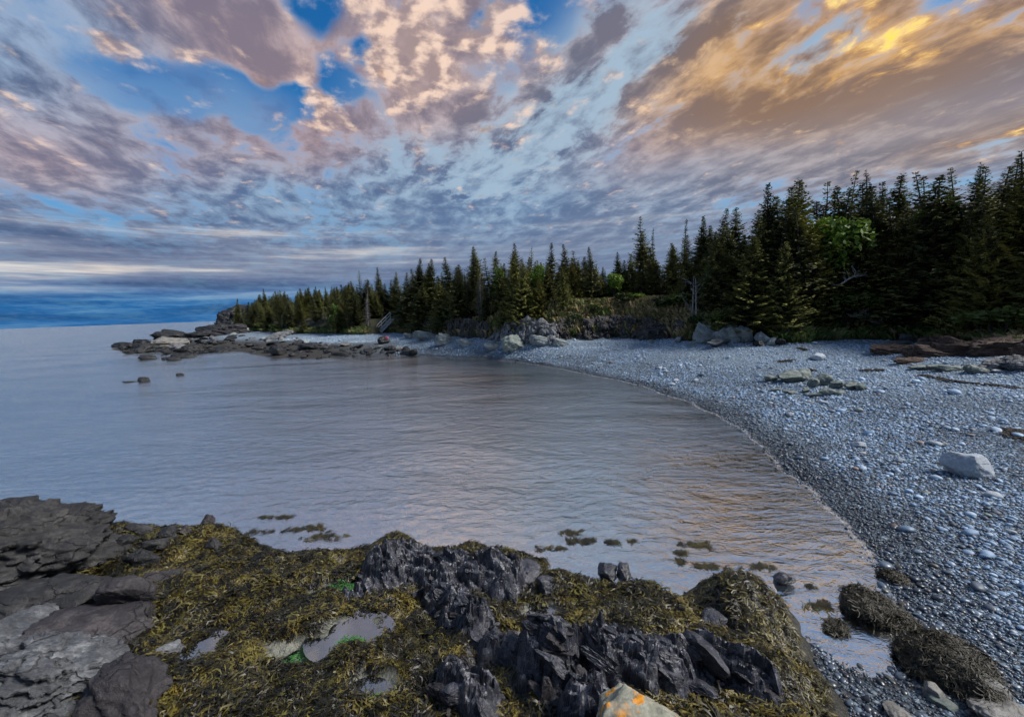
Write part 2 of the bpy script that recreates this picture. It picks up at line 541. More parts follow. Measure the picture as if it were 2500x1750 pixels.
def hit(u, v, tmax=260.0):
    """where the ray through a pixel meets the ground"""
    d = ray(u, v)
    t = np.geomspace(2.0, 16.0, 120) if v > 1180 else np.geomspace(7.0, tmax, 240)
    p = CAM + d * t[:, None]
    g = np.maximum(ground(p[:, 0], p[:, 1]) if v > 1180 else beach_h(p[:, 0], p[:, 1]), 0.0)
    i = int(np.argmax(p[:, 2] <= g)) if (p[:, 2] <= g).any() else len(t) - 1
    if i == 0: return p[0]
    a, b = p[i - 1, 2] - g[i - 1], g[i] - p[i, 2]
    w = a / (a + b + 1e-9)
    return p[i - 1] * (1 - w) + p[i] * w


# ------------------------------------------------------------------ objects
def tag(o, label=None, cat=None, group=None, kind=None):
    if label: o['label'] = label
    if cat: o['category'] = cat
    if group: o['group'] = group
    if kind: o['kind'] = kind
    return o


def mesh_np(name, verts, faces, mat=None, smooth_shade=True, attrs=None):
    """faces: (n,3) or (n,4) int array, or list of such arrays"""
    me = bpy.data.meshes.new(name)
    fl = faces if isinstance(faces, list) else [faces]
    fl = [np.asarray(f, np.int32) for f in fl if len(f)]
    verts = np.asarray(verts, np.float32)
    me.vertices.add(len(verts)); me.vertices.foreach_set('co', verts.ravel())
    nl = sum(f.size for f in fl); nf = sum(len(f) for f in fl)
    me.loops.add(nl); me.polygons.add(nf)
    me.loops.foreach_set('vertex_index', np.concatenate([f.ravel() for f in fl]))
    cnt = np.concatenate([np.full(len(f), f.shape[1], np.int32) for f in fl])
    st = np.concatenate([[0], np.cumsum(cnt)[:-1]]).astype(np.int32)
    me.polygons.foreach_set('loop_start', st)
    try: me.polygons.foreach_set('loop_total', cnt)
    except Exception: pass
    me.polygons.foreach_set('use_smooth', np.full(nf, smooth_shade))
    me.update(calc_edges=True)
    for k, a in (attrs or {}).items():
        at_ = me.attributes.new(k, 'FLOAT', 'POINT'); at_.data.foreach_set('value', np.asarray(a, np.float32).ravel())
    if mat: me.materials.append(mat)
    return me


def obj(name, me, parent=None, loc=(0, 0, 0), rot=(0, 0, 0), scl=(1, 1, 1)):
    o = bpy.data.objects.new(name, me); COL.objects.link(o)
    o.location = loc; o.rotation_euler = rot; o.scale = scl
    if parent: o.parent = parent
    return o


def grid_faces(nu, nv):
    i = np.arange(nu * nv).reshape(nu, nv)
    return np.stack([i[:-1, :-1], i[1:, :-1], i[1:, 1:], i[:-1, 1:]], -1).reshape(-1, 4)


def scatter(name, pts, rot, scl, idx, sources, attrs=None):
    """one object that draws sources[idx] at every point (geometry nodes)"""
    me = bpy.data.meshes.new(name)
    n = len(pts)
    me.vertices.add(n); me.vertices.foreach_set('co', np.asarray(pts, np.float32).ravel())
    for key, a in (('rot', rot), ('scl', scl)):
        q = me.attributes.new(key, 'FLOAT_VECTOR', 'POINT'); q.data.foreach_set('vector', np.asarray(a, np.float32).ravel())
    q = me.attributes.new('idx', 'INT', 'POINT'); q.data.foreach_set('value', np.asarray(idx, np.int32))
    for key, a in (attrs or {}).items():
        q = me.attributes.new(key, 'FLOAT', 'POINT'); q.data.foreach_set('value', np.asarray(a, np.float32))
    o = obj(name, me)
    g = bpy.data.node_groups.new(name + '_scatter', 'GeometryNodeTree')
    g.interface.new_socket('Geometry', in_out='INPUT', socket_type='NodeSocketGeometry')
    g.interface.new_socket('Geometry', in_out='OUTPUT', socket_type='NodeSocketGeometry')
    gi, go = g.nodes.new('NodeGroupInput'), g.nodes.new('NodeGroupOutput')
    ip = g.nodes.new('GeometryNodeInstanceOnPoints'); ip.inputs['Pick Instance'].default_value = True
    jn = g.nodes.new('GeometryNodeJoinGeometry')
    for k, s in enumerate(reversed(sources)):
        so = bpy.data.objects.new(name + '_source', s)
        oi = g.nodes.new('GeometryNodeObjectInfo'); oi.inputs['Object'].default_value = so; oi.inputs['As Instance'].default_value = True
        g.links.new(oi.outputs['Geometry'], jn.inputs[0])
    g.links.new(gi.outputs[0], ip.inputs['Points']); g.links.new(jn.outputs[0], ip.inputs['Instance'])
    for key, typ, sock in (('rot', 'FLOAT_VECTOR', 'Rotation'), ('scl', 'FLOAT_VECTOR', 'Scale'), ('idx', 'INT', 'Instance Index')):
        na = g.nodes.new('GeometryNodeInputNamedAttribute'); na.data_type = typ; na.inputs[0].default_value = key
        g.links.new(na.outputs[0], ip.inputs[sock])
    g.links.new(ip.outputs[0], go.inputs[0])
    m = o.modifiers.new('scatter', 'NODES'); m.node_group = g
    return o


def euler_from(xa, za):
    """euler angles of frames whose X runs along xa and Z along za (arrays)"""
    za = za / np.linalg.norm(za, axis=1)[:, None]
    ya = np.cross(za, xa); ya /= np.linalg.norm(ya, axis=1)[:, None]
    xa = np.cross(ya, za)
    sy = np.hypot(xa[:, 0], xa[:, 1])
    return np.stack([np.arctan2(ya[:, 2], za[:, 2]), np.arctan2(-xa[:, 2], sy), np.arctan2(xa[:, 1], xa[:, 0])], 1)


# ------------------------------------------------------------------ materials
def material(name):
    m = bpy.data.materials.new(name); m.use_nodes = True
    X.nt = m.node_tree
    b = X.nt.nodes['Principled BSDF']
    return m, b


def put(b, key, val):
    if isinstance(val, X): X.nt.links.new(val.s, b.inputs[key])
    else: b.inputs[key].default_value = val


def bump(b, height, strength=0.5, dist=0.02):
    n = X.nt.nodes.new('ShaderNodeBump'); n.inputs['Strength'].default_value = strength; n.inputs['Distance'].default_value = dist
    X.nt.links.new(height.s, n.inputs['Height']); X.nt.links.new(n.outputs[0], b.inputs['Normal'])


def wpos(): return X(X.nt.nodes.new('ShaderNodeNewGeometry').outputs['Position'])


def attr(name, typ='GEOMETRY'):
    n = X.nt.nodes.new('ShaderNodeAttribute'); n.attribute_name = name; n.attribute_type = typ
    return X(n.outputs['Fac'])


def orand(): return X(X.nt.nodes.new('ShaderNodeObjectInfo').outputs['Random'])


def rock_mat(name, c_dark, c_mid, c_light, scale=3.0, rough=0.75, depth=0.03, band=None, lichen=None):
    m, b = material(name)
    p = wpos()
    n1 = noise(p, scale, 6, 0.62)
    q = p
    if band: q = vmath('MULTIPLY', p, band)
    n2 = noise(q, scale * 3.0, 5, 0.65)
    wob = vscale(noise(p, scale * 0.9, 4, 0.6, color=True), 0.9 / scale)
    tilt = vmath('ADD', vmath('MULTIPLY', p, (0.35, 1.0, 1.6)), wob)
    v = voronoi(tilt, scale * 1.1, 'DISTANCE_TO_EDGE')
    open_ = smooth(noise(p, scale * 0.7, 2), 0.47, 0.60)
    crack = 1.0 - (1.0 - smooth(v, 0.0, 0.035)) * open_
    n3 = noise(q, scale * 13.0, 4, 0.7)
    c = ramp(n1 * 0.42 + n2 * 0.33 + n3 * 0.25, [(0.36, c_dark), (0.5, c_mid), (0.64, c_light)])
    c = cmix((1.0 - crack) * 0.55, c, (c_dark[0] * .5, c_dark[1] * .5, c_dark[2] * .5, 1))
    c = cmix(orand() * 0.25, c, (c_mid[0] * 0.5, c_mid[1] * 0.5, c_mid[2] * 0.5, 1))
    if lichen:
        c = cmix(smooth(noise(p, scale * 2.2, 4, 0.6), 0.58, 0.66), c, lichen)
    put(b, 'Base Color', c); put(b, 'Roughness', rough)
    bump(b, n1 * 0.6 + n2 * 0.55 + n3 * 0.22 + crack * 0.3, 1.0, depth * 1.4)
    return m


# ------------------------------------------------------------------ materials of the shore
def mat_beach():
    m, b = material('pebble_ground')
    p = wpos()
    sh, up, rocky = attr('shore'), attr('upper'), attr('rocky')
    # stones too far or too deep in the shingle to be built one by one
    w = vscale(noise(p, 3.0, 2, color=True), 0.12)
    v1 = voronoi(vmath('ADD', p, w), 15.0, 'F1'); c1 = voronoi(vmath('ADD', p, w), 15.0, 'F1', out='Color')
    cx, cy, cz = sep(c1)
    stone = ramp(cx, [(0.0, (.06, .08, .105)), (0.35, (.10, .15, .205)), (0.7, (.22, .32, .43)), (1.0, (.42, .55, .67))])
    gap = smooth(v1, 0.25, 0.62)
    c = cmix(gap * 0.9, stone, (.022, .028, .036, 1))
    n = noise(p, 0.35, 4, 0.6)
    c = cmix(smooth(up, 0.3, 0.7) * 0.4, c, cmix(0.5, c, (.45, .56, .67, 1)))
    damp = smooth(n + up * 0.25, 0.55, 0.42)
    c = cmix(damp * 0.6, c, cmix(0.65, c, (.02, .02, .025, 1)))
    wet = smooth(sh, 0.5, 0.1)
    c = cmix(wet * 0.8, c, cmix(0.75, c, (.012, .013, .016, 1)))
    c = cmix(rocky * smooth(up, 0.75, 0.35), c, cmix(noise(p, 0.7, 5, 0.65), (.006, .006, .006, 1), (.05, .045, .035, 1)))
    under = smooth(sh, 0.02, -0.25)
    c = cmix(under, c, cmix(noise(p, 1.5, 4), (.12, .105, .095, 1), (.06, .066, .06, 1)))
    put(b, 'Base Color', c); put(b, 'Roughness', 0.85 - wet * 0.45)
    bump(b, (1.0 - v1), 1.0, 0.03)
    return m


def mat_hill():
    m, b = material('forest_floor')
    p = wpos()
    n = noise(p, 0.8, 5, 0.6)
    c = ramp(n, [(0.3, (.012, .012, .008)), (0.5, (.03, .028, .016)), (0.7, (.05, .055, .02))])
    put(b, 'Base Color', c); put(b, 'Roughness', 0.95)
    bump(b, noise(p, 4, 5), 1.0, 0.15)
    return m


def mat_pebble():
    m, b = material('pebble_stone')
    r = orand()
    p = wpos()
    px, py, pz = sep(p)
    c = ramp(r, [(0.0, (.055, .075, .10)), (0.2, (.14, .19, .26)), (0.42, (.20, .32, .47)), (0.70, (.33, .48, .68)), (0.90, (.49, .63, .78)), (0.955, (.30, .20, .15)), (0.97, (.22, .27, .24)), (1.0, (.55, .57, .58))])
    n = noise(p, 0.35, 4, 0.6)
    damp = smooth(n, 0.56, 0.42)
    c = cmix(damp * 0.5, c, cmix(0.6, c, (.02, .02, .025, 1)))
    wet = smooth(pz, 0.24, 0.09)
    c = cmix(wet * 0.85, c, cmix(0.85, c, (.012, .013, .016, 1)))
    c = cmix(smooth(pz, 0.45, 1.0) * 0.55, c, cmix(0.55, c, (.52, .64, .76, 1)))     # dry, salt-bleached stones higher up
    s = noise(p, 60, 3, 0.6)
    c = cmix(s * 0.35, c, cmix(0.5, c, (.05, .05, .06, 1)))
    put(b, 'Base Color', c); put(b, 'Roughness', 0.62 - wet * 0.3)
    bump(b, s, 0.25, 0.004)
    return m


def mat_reef():
    m, b = material('weedy_rock')
    p = wpos()
    rm, pm = attr('bare'), attr('pool')
    n = noise(p, 5, 6, 0.65)
    weed = ramp(n, [(0.3, (.003, .003, .002)), (0.5, (.008, .007, .003)), (0.7, (.02, .017, .006))])
    bare = ramp(noise(p, 9, 6, 0.65), [(0.3, (.012, .013, .017)), (0.5, (.035, .037, .048)), (0.7, (.09, .09, .105))])
    c = cmix(rm, weed, bare)
    sand = ramp(noise(p, 14, 5), [(0.35, (.05, .06, .045)), (0.6, (.17, .17, .14))])
    c = cmix(pm, c, sand)
    put(b, 'Base Color', c); put(b, 'Roughness', 0.6 - pm * 0.2)
    bump(b, n + noise(p, 26, 4) * 0.6, 1.0, 0.03)
    return m


def mat_water(name, ripple=1.0):
    m = bpy.data.materials.new(name); m.use_nodes = True
    X.nt = m.node_tree; N, L = X.nt.nodes, X.nt.links
    N.clear()
    out = N.new('ShaderNodeOutputMaterial')
    p = wpos()
    px, py, pz = sep(p)
    q = comb(px * 0.55 + py * 0.12, py, 0.0)
    calm = smooth(noise(vmath('MULTIPLY', p, (0.10, 0.22, 0.0)), 1.0, 3, 0.5), 0.35, 0.62)
    near = attr('shelter')
    swell = noise(q, 0.5, 7, 0.64, 0.3, dim='2D')
    chop = noise(q, 4.5, 4, 0.62, 0.5, dim='2D')
    sets = noise(vmath('MULTIPLY', p, (0.05, 0.16, 0.0)), 1.0, 3, 0.55, 0.4, dim='2D')
    h = swell * 0.23 + chop * 0.085 * (0.45 + calm * 0.7) + sets * 0.28
    bn = N.new('ShaderNodeBump'); bn.inputs['Distance'].default_value = 1.0 * ripple
    L.new(((1.0 - near * 0.72) * (0.16 + attr('close') * 0.84)).s, bn.inputs['Strength'])
    L.new(h.s, bn.inputs['Height'])
    fr = N.new('ShaderNodeFresnel'); fr.inputs['IOR'].default_value = 1.6; L.new(bn.outputs[0], fr.inputs['Normal'])
    gl = N.new('ShaderNodeBsdfGlossy'); L.new((0.17 - attr('close') * 0.12 + calm * 0.08).s, gl.inputs['Roughness']); L.new(bn.outputs[0], gl.inputs['Normal'])
    gl.inputs['Color'].default_value = (0.92, 0.96, 0.95, 1)
    tr = N.new('ShaderNodeBsdfTransparent'); tr.inputs['Color'].default_value = (0.86, 0.90, 0.86, 1)
    body = N.new('ShaderNodeBsdfDiffuse'); body.inputs['Color'].default_value = (0.07, 0.082, 0.088, 1)
    mb = N.new('ShaderNodeMixShader')
    L.new(attr('murk').s, mb.inputs[0]); L.new(tr.outputs[0], mb.inputs[1]); L.new(body.outputs[0], mb.inputs[2])
    mx = N.new('ShaderNodeMixShader')
    f = (X(fr.outputs[0]) * 0.38 + 0.54).clamp()
    L.new(f.s, mx.inputs[0]); L.new(mb.outputs[0], mx.inputs[1]); L.new(gl.outputs[0], mx.inputs[2])
    L.new(mx.outputs[0], out.inputs[0])
    return m


def mat_weed():
    m, b = material('rockweed_fronds')
    p = wpos()
    r = orand()
    n = noise(p, 1.1, 4, 0.6)
    t = noise(p, 24.0, 2, 0.5)
    clump = noise(p, 4.5, 3, 0.6)
    gold = smooth(n * 0.55 + clump * 0.45 + (r - 0.5) * 0.34 + (attr('tip') - 0.5) * 0.22 + (t - 0.5) * 0.35, 0.50, 0.80)
    c = cmix(gold, ramp(r * 0.6 + clump * 0.4, [(0.25, (.004, .0035, .002)), (0.5, (.014, .012, .005)), (0.8, (.042, .038, .011))]), cmix(r, (.26, .160, .016, 1), (.13, .115, .022, 1)))
    lowz = smooth(sep(p)[2], 0.35, 0.1)
    c = cmix(lowz * 0.5, c, (.022, .020, .008, 1))
    put(b, 'Base Color', c); put(b, 'Roughness', 0.48)
    return m


def leaf_mat(name, c0, c1, c2, rough=0.7, scale=0.6, trans=0.0):
    m, b = material(name)
    n = noise(wpos(), scale, 3, 0.6)
    r = orand()
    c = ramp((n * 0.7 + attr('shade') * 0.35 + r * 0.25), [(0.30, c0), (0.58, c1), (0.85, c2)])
    put(b, 'Base Color', c); put(b, 'Roughness', rough)
    if trans:
        N, L = X.nt.nodes, X.nt.links
        t = N.new('ShaderNodeBsdfTranslucent'); L.new(c.s, t.inputs[0])
        mx = N.new('ShaderNodeMixShader'); mx.inputs[0].default_value = trans
        L.new(b.outputs[0], mx.inputs[1]); L.new(t.outputs[0], mx.inputs[2]); L.new(mx.outputs[0], N['Material Output'].inputs[0])
    return m


def plain_mat(name, c0, c1, rough=0.8, scale=8.0, depth=0.01, stretch=None):
    m, b = material(name)
    p = wpos()
    if stretch: p = vmath('MULTIPLY', p, stretch)
    n = noise(p, scale, 5, 0.6)
    put(b, 'Base Color', ramp(n, [(0.3, c0), (0.7, c1)])); put(b, 'Roughness', rough)
    bump(b, n, 0.6, depth)
    return m


M = {}
M['beach'] = mat_beach(); M['hill'] = mat_hill(); M['pebble'] = mat_pebble(); M['reef'] = mat_reef(); M['weed'] = mat_weed()
M['sea'] = mat_water('sea_water'); M['pool'] = mat_water('pool_water', 0.05)
M['black'] = rock_mat('black_slate', (.010, .011, .015, 1), (.036, .038, .050, 1), (.15, .15, .175, 1), 4.0, 0.45, 0.02)
M['pale_slate'] = rock_mat('pale_slate', (.06, .06, .06, 1), (.16, .155, .145, 1), (.28, .27, .25, 1), 5.0, 0.6, 0.015)
M['dark'] = rock_mat('dark_rock', (.005, .005, .007, 1), (.019, .019, .021, 1), (.075, .072, .070, 1), 2.2, 0.7, 0.04)
M['purple'] = rock_mat('purple_rock', (.007, .006, .008, 1), (.024, .021, .025, 1), (.085, .075, .078, 1), 2.6, 0.7, 0.03)
M['streak'] = rock_mat('streaked_grey_rock', (.020, .021, .026, 1), (.085, .09, .10, 1), (.32, .33, .34, 1), 1.8, 0.7, 0.04, band=(.5, 1.8, 2.2))
M['grey'] = rock_mat('grey_boulder_stone', (.20, .23, .26, 1), (.34, .38, .43, 1), (.48, .52, .56, 1), 1.4, 0.75, 0.03)
M['green'] = rock_mat('greenish_slab_stone', (.06, .075, .07, 1), (.15, .18, .165, 1), (.32, .35, .33, 1), 2.0, 0.75, 0.03, band=(.6, .6, 3))
M['bluff'] = rock_mat('bluff_rock', (.012, .011, .011, 1), (.04, .036, .036, 1), (.12, .115, .12, 1), 1.6, 0.8, 0.10, lichen=(.085, .055, .03, 1))
M['white_rock'] = rock_mat('pale_bluff_rock', (.09, .10, .10, 1), (.22, .25, .25, 1), (.40, .43, .42, 1), 1.1, 0.8, 0.08)
M['brown'] = rock_mat('brown_ledge_rock', (.022, .014, .011, 1), (.075, .046, .034, 1), (.17, .125, .10, 1), 2.0, 0.85, 0.05, band=(.5, 1.5, 3))
M['shore_dark'] = rock_mat('wet_shore_rock', (.004, .005, .006, 1), (.011, .012, .014, 1), (.034, .034, .037, 1), 1.2, 0.6, 0.08)
M['shore_grey'] = rock_mat('dry_shore_rock', (.05, .05, .055, 1), (.13, .135, .145, 1), (.28, .29, .30, 1), 0.9, 0.8, 0.08)

# ------------------------------------------------------------------ terrain sheets
def build_terrain():
    th = np.radians(np.concatenate([np.arange(-180, -64, 4), np.arange(-64, 64, 0.26), np.arange(64, 181, 4)]))
    rr = np.geomspace(1.0, 900, 300)
    T, Rr = np.meshgrid(th, rr, indexing='ij')
    x, y = Rr * np.sin(T), Rr * np.cos(T)
    z = beach_h(x, y)
    d1, d2 = sdf(LAND, x, y), sdf(HILL, x, y)
    # lowered under the reef so that it never breaks its surface
    z = np.where((sdf(REEF, x, y) > 0.15), np.minimum(z, reef_h(x, y) - 0.25), z)
    V = np.stack([x, y, z], -1).reshape(-1, 3)
    fc = grid_faces(*T.shape)
    d2c = d2.ravel()[fc].mean(1)
    up = np.clip(d1 / (d1 + np.maximum(-d2, 0) + 1e-6), 0, 1)

    def part(name, sel, mat):
        f = fc[sel]; ids, inv = np.unique(f, return_inverse=True)
        me = mesh_np(name, V[ids], inv.reshape(f.shape)[:, ::-1], mat, True, {'shore': d1.ravel()[ids], 'upper': up.ravel()[ids], 'rocky': sstep(-x.ravel()[ids], 8, 22)})
        return tag(obj(name, me), kind='structure')
    part('beach', d2c <= 0, M['beach']); part('hillside', d2c > 0, M['hill'])


build_terrain()


def build_sea():
    th = np.radians(np.concatenate([np.arange(-180, -64, 5), np.arange(-64, 64, 0.5), np.arange(64, 181, 5)]))
    rr = np.geomspace(1.5, 60000, 260)
    T, Rr = np.meshgrid(th, rr, indexing='ij')
    x, y = Rr * np.sin(T), Rr * np.cos(T)
    bed = np.maximum(beach_h(x, y), np.where((np.abs(x) < 14) & (y < 13), reef_h(x, y), -9))
    depth = np.maximum(-bed, 0)
    V = np.stack([x, y, 0 * x], -1).reshape(-1, 3)
    fc = grid_faces(*T.shape)
    keep = (depth.ravel()[fc].max(1) > 0) | (sdf(LAND, x, y).ravel()[fc].min(1) < 1.0)
    f = fc[keep]; ids, inv = np.unique(f, return_inverse=True)
    murk = 1 - np.exp(-depth / 0.55)
    near = np.exp(-np.maximum(Rr - 7, 0) / 7.0)
    me = mesh_np('sea', V[ids], inv.reshape(f.shape)[:, ::-1], M['sea'], True, {'murk': murk.ravel()[ids], 'shelter': near.ravel()[ids], 'close': np.exp(-Rr / 65.0).ravel()[ids]})
    tag(obj('sea', me), kind='structure')


build_sea()


def build_reef():
    xs = np.concatenate([np.arange(-12, -8, .2), np.arange(-8, 4.6, 0.042)])
    ys = np.concatenate([np.arange(-12, 1.6, .3), np.arange(1.6, 10.2, 0.042)])
    x, y = np.meshgrid(xs, ys, indexing='ij')
    z, d, rm, pm = reef_h(x, y, True)
    # craggy relief on the bare rock
    P3 = xyz(x, y)
    crag = 0.05 * fbm(xyz(x * 3.2 + y * 1.5, y * 3.2, 2), 4, ridge=True, gain=.55)
    z = z + rm * crag - 0.06 * sstep(rm, .5, 1)
    V = np.stack([x, y, z], -1).reshape(-1, 3)
    fc = grid_faces(*x.shape)
    keep = d.ravel()[fc].max(1) > -0.75
    f = fc[keep]; ids, inv = np.unique(f, return_inverse=True)
    me = mesh_np('reef', V[ids], inv.reshape(f.shape), M['reef'], True, {'bare': rm.ravel()[ids], 'pool': pm.ravel()[ids]})
    tag(obj('reef', me), kind='structure')


build_reef()


def build_swash():
    """thin lace of spent ripples along the water's edge"""
    m, b = material('swash')
    n = noise(wpos(), 9.0, 5, 0.65)
    put(b, 'Base Color', (.50, .48, .48, 1)); put(b, 'Roughness', .3)
    put(b, 'Alpha', smooth(n * 0.8 + attr('mid') * 0.42, 0.62, 0.90) * 0.45)
    pts = []
    for (ax, ay), (bx, by) in zip(LAND[6:24], LAND[7:25]):
        k = max(2, int(math.hypot(bx - ax, by - ay) / .25))
        for t in np.linspace(0, 1, k, endpoint=False): pts.append((ax + (bx - ax) * t, ay + (by - ay) * t))
    p = np.array(pts)
    for _ in range(6): p[1:-1] = (p[:-2] + 2 * p[1:-1] + p[2:]) / 4
    d = np.gradient(p, axis=0); nr = np.stack([d[:, 1], -d[:, 0]], 1); nr /= np.linalg.norm(nr, axis=1)[:, None]
    if sdf(LAND, *(p[len(p) // 2] + nr[len(p) // 2] * .5)[:, None])[0] < 0: nr = -nr
    wob = .03 * fbm(xyz(p[:, 0] * 1.5, p[:, 1] * 1.5, 3), 3) - shore_wobble(p[:, 0], p[:, 1])
    w = .10 + .004 * np.linalg.norm(p, axis=1)
    rows, mid = [], []
    for k, f in enumerate((-1.3, -.5, .1, .6)):
        q = p + nr * (w * f + wob)[:, None]
        rows.append(np.c_[q, np.maximum(beach_h(q[:, 0], q[:, 1]), 0) * 0 + .006 + .03 * max(0, f)]); mid.append(np.full(len(q), (0, 1, .8, 0)[k]))
    V = np.stack(rows, 1)
    me = mesh_np('swash', V.reshape(-1, 3), grid_faces(len(p), 4), m, True, {'mid': np.stack(mid, 1).ravel()})
    tag(obj('swash', me), 'thin pale line of spent ripples along the pebble shore', 'foam', kind='stuff')


build_swash()

# ------------------------------------------------------------------ rocks
rng = np.random.RandomState(11)


def ico(sub):
    bm = bmesh.new(); bmesh.ops.create_icosphere(bm, subdivisions=sub, radius=1.0)
    v = np.array([q.co[:] for q in bm.verts]); f = np.array([[q.index for q in p.verts] for p in bm.faces])
    bm.free()
    return v, f


ICO = {k: ico(k) for k in (1, 2, 3, 4, 5, 6)}


def rock_shape(seed, sub=4, planes=16, amp=0.10, lo=0.55, hi=0.92, strata=0.0, lump=0.0, blocky=0.09):
    """unit boulder: a ball cut by flat faces, then roughened"""
    r = np.random.RandomState(seed)
    v, f = ICO[sub]; v = v.copy()
    v += v * (lump * fbm(v * 0.9 + seed, 2))[:, None]
    for _ in range(planes):
        n = r.normal(size=3); n /= np.linalg.norm(n)
        h = r.uniform(lo, hi)
        d = np.maximum(v @ n - h, 0)
        v -= d[:, None] * n * r.uniform(0.85, 1.0)
    nrm = v / (np.linalg.norm(v, axis=1)[:, None] + 1e-9)
    v += nrm * (amp * fbm(v * 1.7 + seed * 3.1, 4) + amp * 0.35 * fbm(v * 6 + seed, 3, ridge=True))[:, None]
    if blocky:
        wv = .25 * fbm(v * 2 + seed, 2)[:, None]
        b1 = facets(v * np.array([2.0, 2.0, 3.0]) + seed * 1.7 + wv, 1.1)
        b2 = facets(v * np.array([5.0, 5.0, 7.0]) + seed + wv, .8)
        v += nrm * (blocky * (b1 + .42 * b2))[:, None]
    if strata:
        q = v @ np.array([0.25, 0.15, 0.95])
        st = np.abs(((q * 4.5 + 0.4 * fbm(v * 1.5 + seed, 2)) % 1.0) - 0.5) * 2
        v -= nrm * (strata * (1 - sstep(st, 0.0, 0.35)))[:, None]
    return v, f


_rock_cache = {}


def rock_mesh(seed, mat, **kw):
    key = (seed, mat, tuple(sorted(kw.items())))
    if key not in _rock_cache:
        v, f = rock_shape(seed, **kw)
        _rock_cache[key] = mesh_np('rock', v, f, M[mat], True)
    return _rock_cache[key]


def rock(name, u, v, size, mat, label=None, seed=1, rot=(0, 0, 0), sink=0.3, cat='rock', group=None, parent=None, p=None, **kw):
    """a boulder whose foot is seen at a pixel; size = half lengths in metres; sink = share of its height below ground"""
    q = np.array(p) if p is not None else hit(u, v)
    me = rock_mesh(seed, mat, **kw)
    z = q[2] + size[2] * (1 - 2 * sink)
    o = obj(name, me, parent, (q[0], q[1], z), rot, size)
    if parent is None: tag(o, label, cat, group)
    return o


# left foreground
rock('boulder', 40, 1400, (1.25, .85, .62), 'dark', 'large dark layered boulder at the left edge above the weed', 3, (.1, .12, .3), .22, sub=6, planes=12, strata=.08, amp=.14, blocky=.15)
rock('boulder', 205, 1375, (.62, .5, .36), 'dark', 'dark boulder shoulder sloping to the water beside the large left boulder', 5, (.2, .35, .4), .3, sub=5, strata=.05)
rock('boulder', 120, 1500, (.75, .5, .30), 'dark', 'low dark ledge rock beneath the large left boulder', 8, (0, .1, .2), .3, sub=5, strata=.06)
rock('boulder', 330, 1480, (.36, .20, .26), 'purple', 'angular block with a pale sloping right face among left rocks', 14, (.3, .5, .5), .25, sub=5, planes=9, lo=.4, hi=.7, amp=.05)
rock('boulder', 285, 1490, (.25, .2, .22), 'dark', 'blue-black block wedged against the pale-faced block', 15, (.1, -.3, .2), .25, sub=5, planes=9, lo=.4, hi=.7, amp=.05)
rock('boulder', 390, 1420, (.42, .26, .16), 'purple', 'purplish flat rock behind the pale-faced block', 16, (.15, .3, .6), .35, sub=5, planes=10, lo=.45, hi=.8)
rock('boulder', 210, 1560, (.66, .42, .28), 'purple', 'broad brown-purple rock behind the streaked grey slab', 21, (.1, .25, .3), .35, sub=5, strata=.03)
rock('boulder', 50, 1560, (.5, .4, .22), 'streak', 'grey-topped rock at the left edge between boulder and streaked slab', 22, (.1, .1, .1), .35, sub=5, strata=.04)
rock('boulder', 120, 1690, (.85, .52, .40), 'streak', 'big pale streaked slab rock in the lower left corner', 27, (.15, .2, -.35), .30, sub=6, planes=10, strata=.07, amp=.13, blocky=.14)
rock('boulder', 300, 1740, (.5, .35, .26), 'purple', 'dark purple ridged rock below the streaked slab', 28, (.1, .25, -.5), .35, sub=5, strata=.05)
rock('boulder', 420, 1600, (.22, .16, .10), 'streak', 'small grey-green rock between streaked slab and golden weed', 29, (.1, .2, -.5), .4, sub=4)
for k, (u, v, s) in enumerate([(340, 1300, .16), (410, 1312, .18), (455, 1300, .14), (380, 1340, .2), (300, 1340, .2), (505, 1282, .18), (520, 1340, .16), (345, 1375, .2)]):
    rock('reef_rock', u, v, (s * 1.3, s, s * .75), ('dark', 'shore_dark', 'purple')[k % 3], 'dark rock on the seaward rim of the weedy reef by the left boulder', 40 + k % 5,
         (.2 * k, .3, k), .3, group='rim rocks of the near reef', sub=4)
for u, v, s, sd, lab in [(1335, 1440, .17, 50, 'single blue-black block amid the weed near the pale pool'), (1485, 1400, .17, 51, 'dark angular rock at the reef edge beside its twin'),
                         (1525, 1400, .15, 52, 'smaller dark rock right of its twin at the reef edge'), (1910, 1420, .14, 53, 'dark knob on the outer end of the weedy mound'),
                         (1740, 1520, .14, 54, 'black block on the weedy mound'), (1290, 1412, .2, 55, 'dark rounded rock behind the jagged crest')]:
    rock('reef_rock', u, v, (s * 1.15, s, s * .85), 'black', lab, sd, (.3, .2, sd), .3, sub=4, planes=10, lo=.45, hi=.8)

# boulder with orange lichen near the viewer
def lichen_mat():
    m, b = material('lichened_stone')
    p = wpos()
    n = noise(p, 7, 6, 0.65); f = noise(p, 40, 4, 0.6)
    c = ramp(n * .6 + f * .4, [(0.3, (.11, .11, .085)), (0.5, (.24, .24, .19)), (0.7, (.40, .40, .34))])
    v = voronoi(vmath('ADD', p, vscale(noise(p, 14, 2, color=True), .09)), 7.5, 'F1')
    spots = smooth(noise(p, 2.6, 2), 0.44, 0.54) * smooth(v + f * 0.34 + noise(p, 90, 3) * 0.22, 0.70, 0.56)
    c = cmix(spots, c, cmix(f, (.62, .20, .01, 1), (.80, .36, .02, 1)))
    put(b, 'Base Color', c); put(b, 'Roughness', 0.85); bump(b, n + f * .4 + spots * .3, 0.8, 0.015)
    return m


